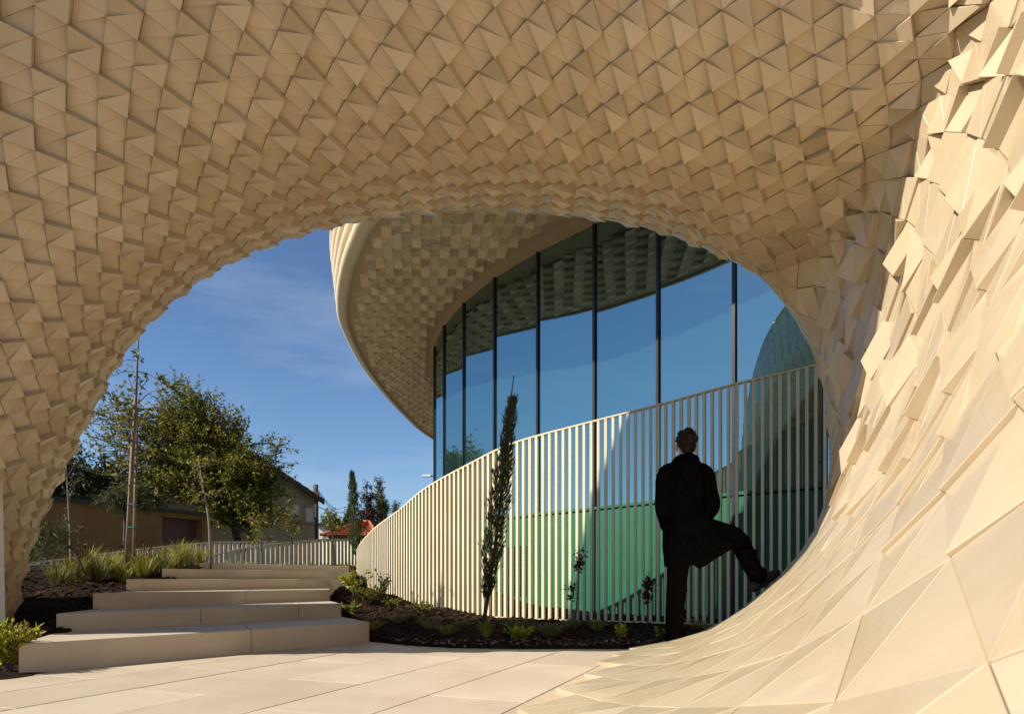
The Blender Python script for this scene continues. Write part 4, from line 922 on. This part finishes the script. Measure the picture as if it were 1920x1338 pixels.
# utility pole with wires
up = P(592, 1040, 30); ut = P(592, 908, 30)
pl = empty('utility_pole', (up.x, up.y, .7), 'dark wooden utility pole with sagging wires beside the beige house', 'pole')
mb = MB(); mb.tube([(up.x, up.y, .4), (ut.x, ut.y, ut.z)], [.15, .11], 8); mb.build('post', M['pole'], pl, smooth=True)
mb = MB(); mb.abox(ut.x - .12, ut.x + .2, 29.82, 29.9, ut.z - .75, ut.z - .35); mb.build('junction_box', M['pole'], pl)
for k, (ya, yb, xe) in enumerate(((914, 938, 648), (917, 946, 650), (948, 950, 700))):
    a = P(592, ya, 29.9); b = P(xe, yb + 12, 47); m = a.lerp(b, .5) - Vector((0, 0, .5)); mb = MB(); mb.tube([Vector(p) for p in catmull([tuple(a), tuple(m), tuple(b)], 6)], .018, 4); mb.build('wire', M['wire'], pl)
# street lamp arm just showing over the fence
la = P(797, 1060, 24); lt = P(800, 892, 24); lp = empty('street_lamp', (la.x, la.y, .8), 'slim grey street lamp with flat head beside the far edge of the glass', 'lamp')
mb = MB(); mb.tube([(lt.x + .42, lt.y, .6), (lt.x + .42, lt.y, lt.z - .02)], [.05, .035], 8); mb.build('post', M['pole'], lp, smooth=True)
mb = MB(); mb.tube([(lt.x + .42, lt.y, lt.z - .02), (lt.x + .1, lt.y, lt.z)], .022, 6); mb.build('arm', M['pole'], lp); mb = MB(); mb.hexa([Vector(p) for p in ((lt.x - .18, lt.y - .09, lt.z - .02), (lt.x + .14, lt.y - .09, lt.z - .02), (lt.x + .14, lt.y + .09, lt.z - .02), (lt.x - .18, lt.y + .09, lt.z - .02))], [Vector(p) for p in ((lt.x - .15, lt.y - .05, lt.z + .03), (lt.x + .14, lt.y - .06, lt.z + .05), (lt.x + .14, lt.y + .06, lt.z + .05), (lt.x - .15, lt.y + .05, lt.z + .03))]); mb.build('lamp_head', M['shutter'], lp)

# ================================================================== the man
def ball(mb, c, r, ax=None, n=14, m=9):
    """ellipsoid; r = (rx, ry, rz) along axes ax (3 vectors)"""
    ax = ax or (Vector((1, 0, 0)), Vector((0, 1, 0)), Vector((0, 0, 1))); c = Vector(c); b = len(mb.v)
    mb.v.append(tuple(c - ax[2] * r[2]))
    for i in range(1, m):
        ph = -math.pi / 2 + math.pi * i / m
        for j in range(n):
            t = 2 * math.pi * j / n; mb.v.append(tuple(c + ax[0] * r[0] * math.cos(ph) * math.cos(t) + ax[1] * r[1] * math.cos(ph) * math.sin(t) + ax[2] * r[2] * math.sin(ph)))
    mb.v.append(tuple(c + ax[2] * r[2])); e = len(mb.v) - 1
    for j in range(n):
        l = (j + 1) % n; mb.face((b, b + 1 + l, b + 1 + j)); mb.face((e, e - n + j, e - n + l))
        for i in range(m - 2): mb.face((b + 1 + i * n + j, b + 1 + i * n + l, b + 1 + (i + 1) * n + l, b + 1 + (i + 1) * n + j))
def limb(mb, pts, rad, n=12):
    p = catmull([(*q, r) for q, r in zip(pts, rad)], 5); mb.tube([Vector(q[:3]) for q in p], [float(q[3]) for q in p], n); ball(mb, pts[0], (rad[0],) * 3); ball(mb, pts[-1], (rad[-1],) * 3)
def fuse(mb, name, mat, parent, voxel=.011, smooth=6):
    tmp = mb.build('tmp', None); m = tmp.modifiers.new('r', 'REMESH'); m.mode = 'VOXEL'; m.voxel_size = voxel
    s = tmp.modifiers.new('s', 'SMOOTH'); s.iterations = smooth; s.factor = .5
    dg = bpy.context.evaluated_depsgraph_get(); me = bpy.data.meshes.new_from_object(tmp.evaluated_get(dg)); bpy.data.objects.remove(tmp)
    me.name = name; me.materials.clear(); me.materials.append(mat); off = wloc(parent)
    me.transform(Matrix.Translation(-off)); me.polygons.foreach_set('use_smooth', [True] * len(me.polygons))
    o = bpy.data.objects.new(name, me); col.objects.link(o); o.parent = parent; return o
MD = 5.52
def Q(px, py, dy=0.0):  # point in the man's plane, dy towards the fence
    v = P(px, py, MD); return Vector((v.x, v.y + dy, v.z))
man = empty('person', Q(1262, 1214), 'person in long black coat seen from behind, one foot raised onto the tiled slope', 'person')
def jit(v): return v
# body: head, neck, torso, arms with hands, legs: one continuous skin
bd = MB()
HC = Q(1287, 834, .0)
ball(bd, HC + Vector((0, -.005, .018)), (.074, .092, .098)); ball(bd, HC + Vector((.012, .035, -.035)), (.058, .07, .075))
ball(bd, HC + Vector((.030, .098, -.02)), (.014, .02, .02))         # nose
ball(bd, HC + Vector((.024, .085, -.075)), (.03, .028, .025))       # chin
limb(bd, [Q(1286, 850, .0), Q(1285, 872, -.01)], [.058, .066])
limb(bd, [Q(1285, 885), Q(1284, 930), Q(1285, 975)], [.13, .14, .13]); ball(bd, Q(1286, 985), (.16, .12, .12))
for sx, sh, el, hd in ((-1, (1248, 892), (1243, 952), (1262, 985)), (1, (1322, 892), (1333, 950), (1318, 985))):
    limb(bd, [Q(*sh), Q(*el, -.01), Q(*hd, .16)], [.055, .045, .032])
    h = Q(*hd, .19); ball(bd, h, (.030, .045, .042))
    for f in range(4): limb(bd, [h + Vector((sx * .01, .03, .028 - f * .019)), h + Vector((sx * .004 - sx * .02, .065, .026 - f * .019)), h + Vector((-sx * .035, .06, .022 - f * .018))], [.0095, .0088, .008], 8)
    limb(bd, [h + Vector((-sx * .02, .005, .03)), h + Vector((-sx * .04, .03, .045)), h + Vector((-sx * .035, .055, .04))], [.011, .010, .0085], 8)
limb(bd, [Q(1272, 1000), Q(1270, 1085, -.02), Q(1268, 1140, -.01), Q(1268, 1195)], [.085, .062, .052, .042])
limb(bd, [Q(1312, 995, .02), Q(1352, 998, .05), Q(1388, 1010, .06), Q(1405, 1050, .03), Q(1424, 1088, .0)], [.085, .075, .062, .052, .042])
body = fuse(bd, 'body', M['skin'], man, .010, 4)
# ears
for sx in (-1, 1):
    mb = MB(); e = HC + Vector((sx * .073, .015, -.022)); ball(mb, e, (.010, .020, .033)); ball(mb, e + Vector((sx * .007, -.004, .004)), (.006, .016, .025)); fuse(mb, 'ear', M['skin'], man, .004, 3)
# hair: short cut, cap over the skull with tousled top
hb = MB(); ball(hb, HC + Vector((0, -.012, .030)), (.080, .095, .094)); ball(hb, HC + Vector((0, -.045, -.01)), (.066, .056, .075)); ball(hb, HC + Vector((0, .035, .085)), (.058, .06, .042))
rr = random.Random(4)
for k in range(90):
    v = rvec(rr); v.normalize(); v.z = abs(v.z); v.y = min(v.y, .6); p = HC + Vector((0, -.012, .030)) + Vector((v.x * .078, v.y * .093, v.z * .092)); limb(hb, [p, p + Vector((v.x, v.y * .6 - .1, v.z)) * .014 + rvec(rr) * .008], [.011, .004], 6)
fuse(hb, 'hair', M['hair'], man, .006, 1)
# trousers
tb = MB()
limb(tb, [Q(1274, 990), Q(1272, 1040, -.01), Q(1268, 1090, -.02), Q(1265, 1140, -.01), Q(1264, 1196, 0)], [.112, .098, .082, .076, .074])
limb(tb, [Q(1300, 988), Q(1345, 996, .05), Q(1386, 1008, .06), Q(1404, 1046, .03), Q(1422, 1084, .0)], [.112, .098, .080, .076, .066])
ball(tb, Q(1287, 980), (.165, .135, .12))
for k in range(22):
    p = rr.choice([(1272, 1050), (1268, 1100), (1265, 1150), (1264, 1188), (1400, 1035), (1416, 1072)]); limb(tb, [Q(p[0] - 16, p[1] + rr.uniform(-6, 6), -.05), Q(p[0] + 2, p[1] + rr.uniform(-10, 10), -.078), Q(p[0] + 16, p[1] + rr.uniform(-8, 8), -.05)], [.012, .016, .012], 6)
fuse(tb, 'trousers', M['trouser'], man, .010, 4)
# shoes
sb = MB(); a = Q(1266, 1200, -.02); ball(sb, a + Vector((0, .0, -.018)), (.048, .062, .05)); limb(sb, [a + Vector((0, -.04, -.032)), a + Vector((.01, .06, -.035)), a + Vector((.02, .17, -.042))], [.042, .048, .036]); limb(sb, [a + Vector((0, 0, .05)), a], [.052, .05])
fuse(sb, 'shoe', M['shoe'], man, .008, 4)
a = Q(1422, 1090, 0); d = Vector((.72, .12, .46)).normalized(); sb = MB(); limb(sb, [a - d * .05 + Vector((0, 0, -.015)), a + d * .06 + Vector((.0, 0, -.02)), a + d * .185 + Vector((0, 0, -.028))], [.044, .048, .036]); limb(sb, [a + Vector((-.012, 0, .05)), a], [.055, .052])
fuse(sb, 'shoe', M['shoe'], man, .008, 4)
# coat: shoulders, sleeves, back, skirt hanging over the raised thigh
cb = MB()
def ringc(px, py, rx, ry, dy=0, n=24): c = Q(px, py, dy); return [c + Vector((math.cos(t) * rx, math.sin(t) * ry, 0)) for t in np.linspace(0, 2 * math.pi, n, endpoint=False)]
loft = [(1287, 864, .075, .07), (1286, 872, .105, .085), (1285, 880, .165, .11), (1284, 892, .192, .135), (1284, 915, .188, .15), (1284, 945, .182, .15), (1286, 970, .182, .155), (1288, 992, .190, .165), (1291, 1006, .200, .165)]
rings = [ringc(*l[:2], l[2], l[3], -.0) for l in loft]; b = len(cb.v)
for r in rings: cb.v += [tuple(p) for p in r]
n = 24
for i in range(len(rings) - 1):
    for j in range(n): l = (j + 1) % n; cb.face((b + i * n + j, b + i * n + l, b + (i + 1) * n + l, b + (i + 1) * n + j))
cb.face(tuple(b + j for j in range(n))); cb.face(tuple(b + (len(rings) - 1) * n + j for j in reversed(range(n))))
for sx, sh, el, hd in ((-1, (1250, 890), (1243, 950), (1258, 984)), (1, (1320, 890), (1334, 948), (1322, 980))):
    limb(cb, [Q(1285 + sx * 12, 880), Q(*sh), Q((sh[0] + el[0]) / 2 + sx, (sh[1] + el[1]) / 2), Q(*el, -.01), Q((el[0] + hd[0]) / 2, (el[1] + hd[1]) / 2, .07), Q(*hd, .14)], [.07, .082, .074, .068, .062, .056])
# skirt panel polygon (front outline in photo pixels) given thickness
poly = [(1247, 985), (1246, 1015), (1249, 1045), (1251, 1070), (1272, 1068), (1293, 1058), (1304, 1067), (1322, 1056), (1342, 1043), (1360, 1032), (1376, 1027), (1392, 1012), (1385, 998), (1366, 990), (1345, 985), (1325, 975)]
def slab(mb, poly, y0, y1):
    f = [Q(x, y, y0) for x, y in poly]; k = [Q(x, y, y1) for x, y in poly]; m = len(poly); b = len(mb.v); mb.v += [tuple(p) for p in f + k]
    mb.face(tuple(b + j for j in range(m))); mb.face(tuple(b + m + j for j in reversed(range(m))))
    for j in range(m): l = (j + 1) % m; mb.face((b + j, b + m + j, b + m + l, b + l))
slab(cb, poly, -.135, -.085)
slab(cb, [(1247, 985), (1246, 1020), (1250, 1062), (1275, 1060), (1300, 1050), (1320, 1040), (1350, 1020), (1380, 1005), (1345, 985)], -.10, .10)
# collar and folds
limb(cb, [Q(1266, 866, .03), Q(1270, 862, -.04), Q(1286, 860, -.078), Q(1302, 862, -.04), Q(1306, 866, .03)], [.026, .032, .036, .032, .026]); limb(cb, [Q(1286, 872, -.03), Q(1286, 880, -.05)], [.095, .11])
limb(cb, [Q(1308, 874, -.01), Q(1326, 884, .02), Q(1330, 890, .05)], [.025, .022, .012])
for k in range(26):
    x = rr.uniform(1256, 1316); y = rr.uniform(900, 985); limb(cb, [Q(x, y - 14, -.13), Q(x + rr.uniform(-6, 6), y, -.150), Q(x + rr.uniform(-9, 9), y + 22, -.13)], [.012, .018, .012], 6)
for k in range(9):
    x = 1255 + k * 14; limb(cb, [Q(x, 985, -.12), Q(x + 3, 1015, -.14), Q(x + 5 + k, 1040 - max(0, k - 4) * 5, -.128)], [.014, .018, .012], 6)
fuse(cb, 'coat', M['coat'], man, .010, 4)
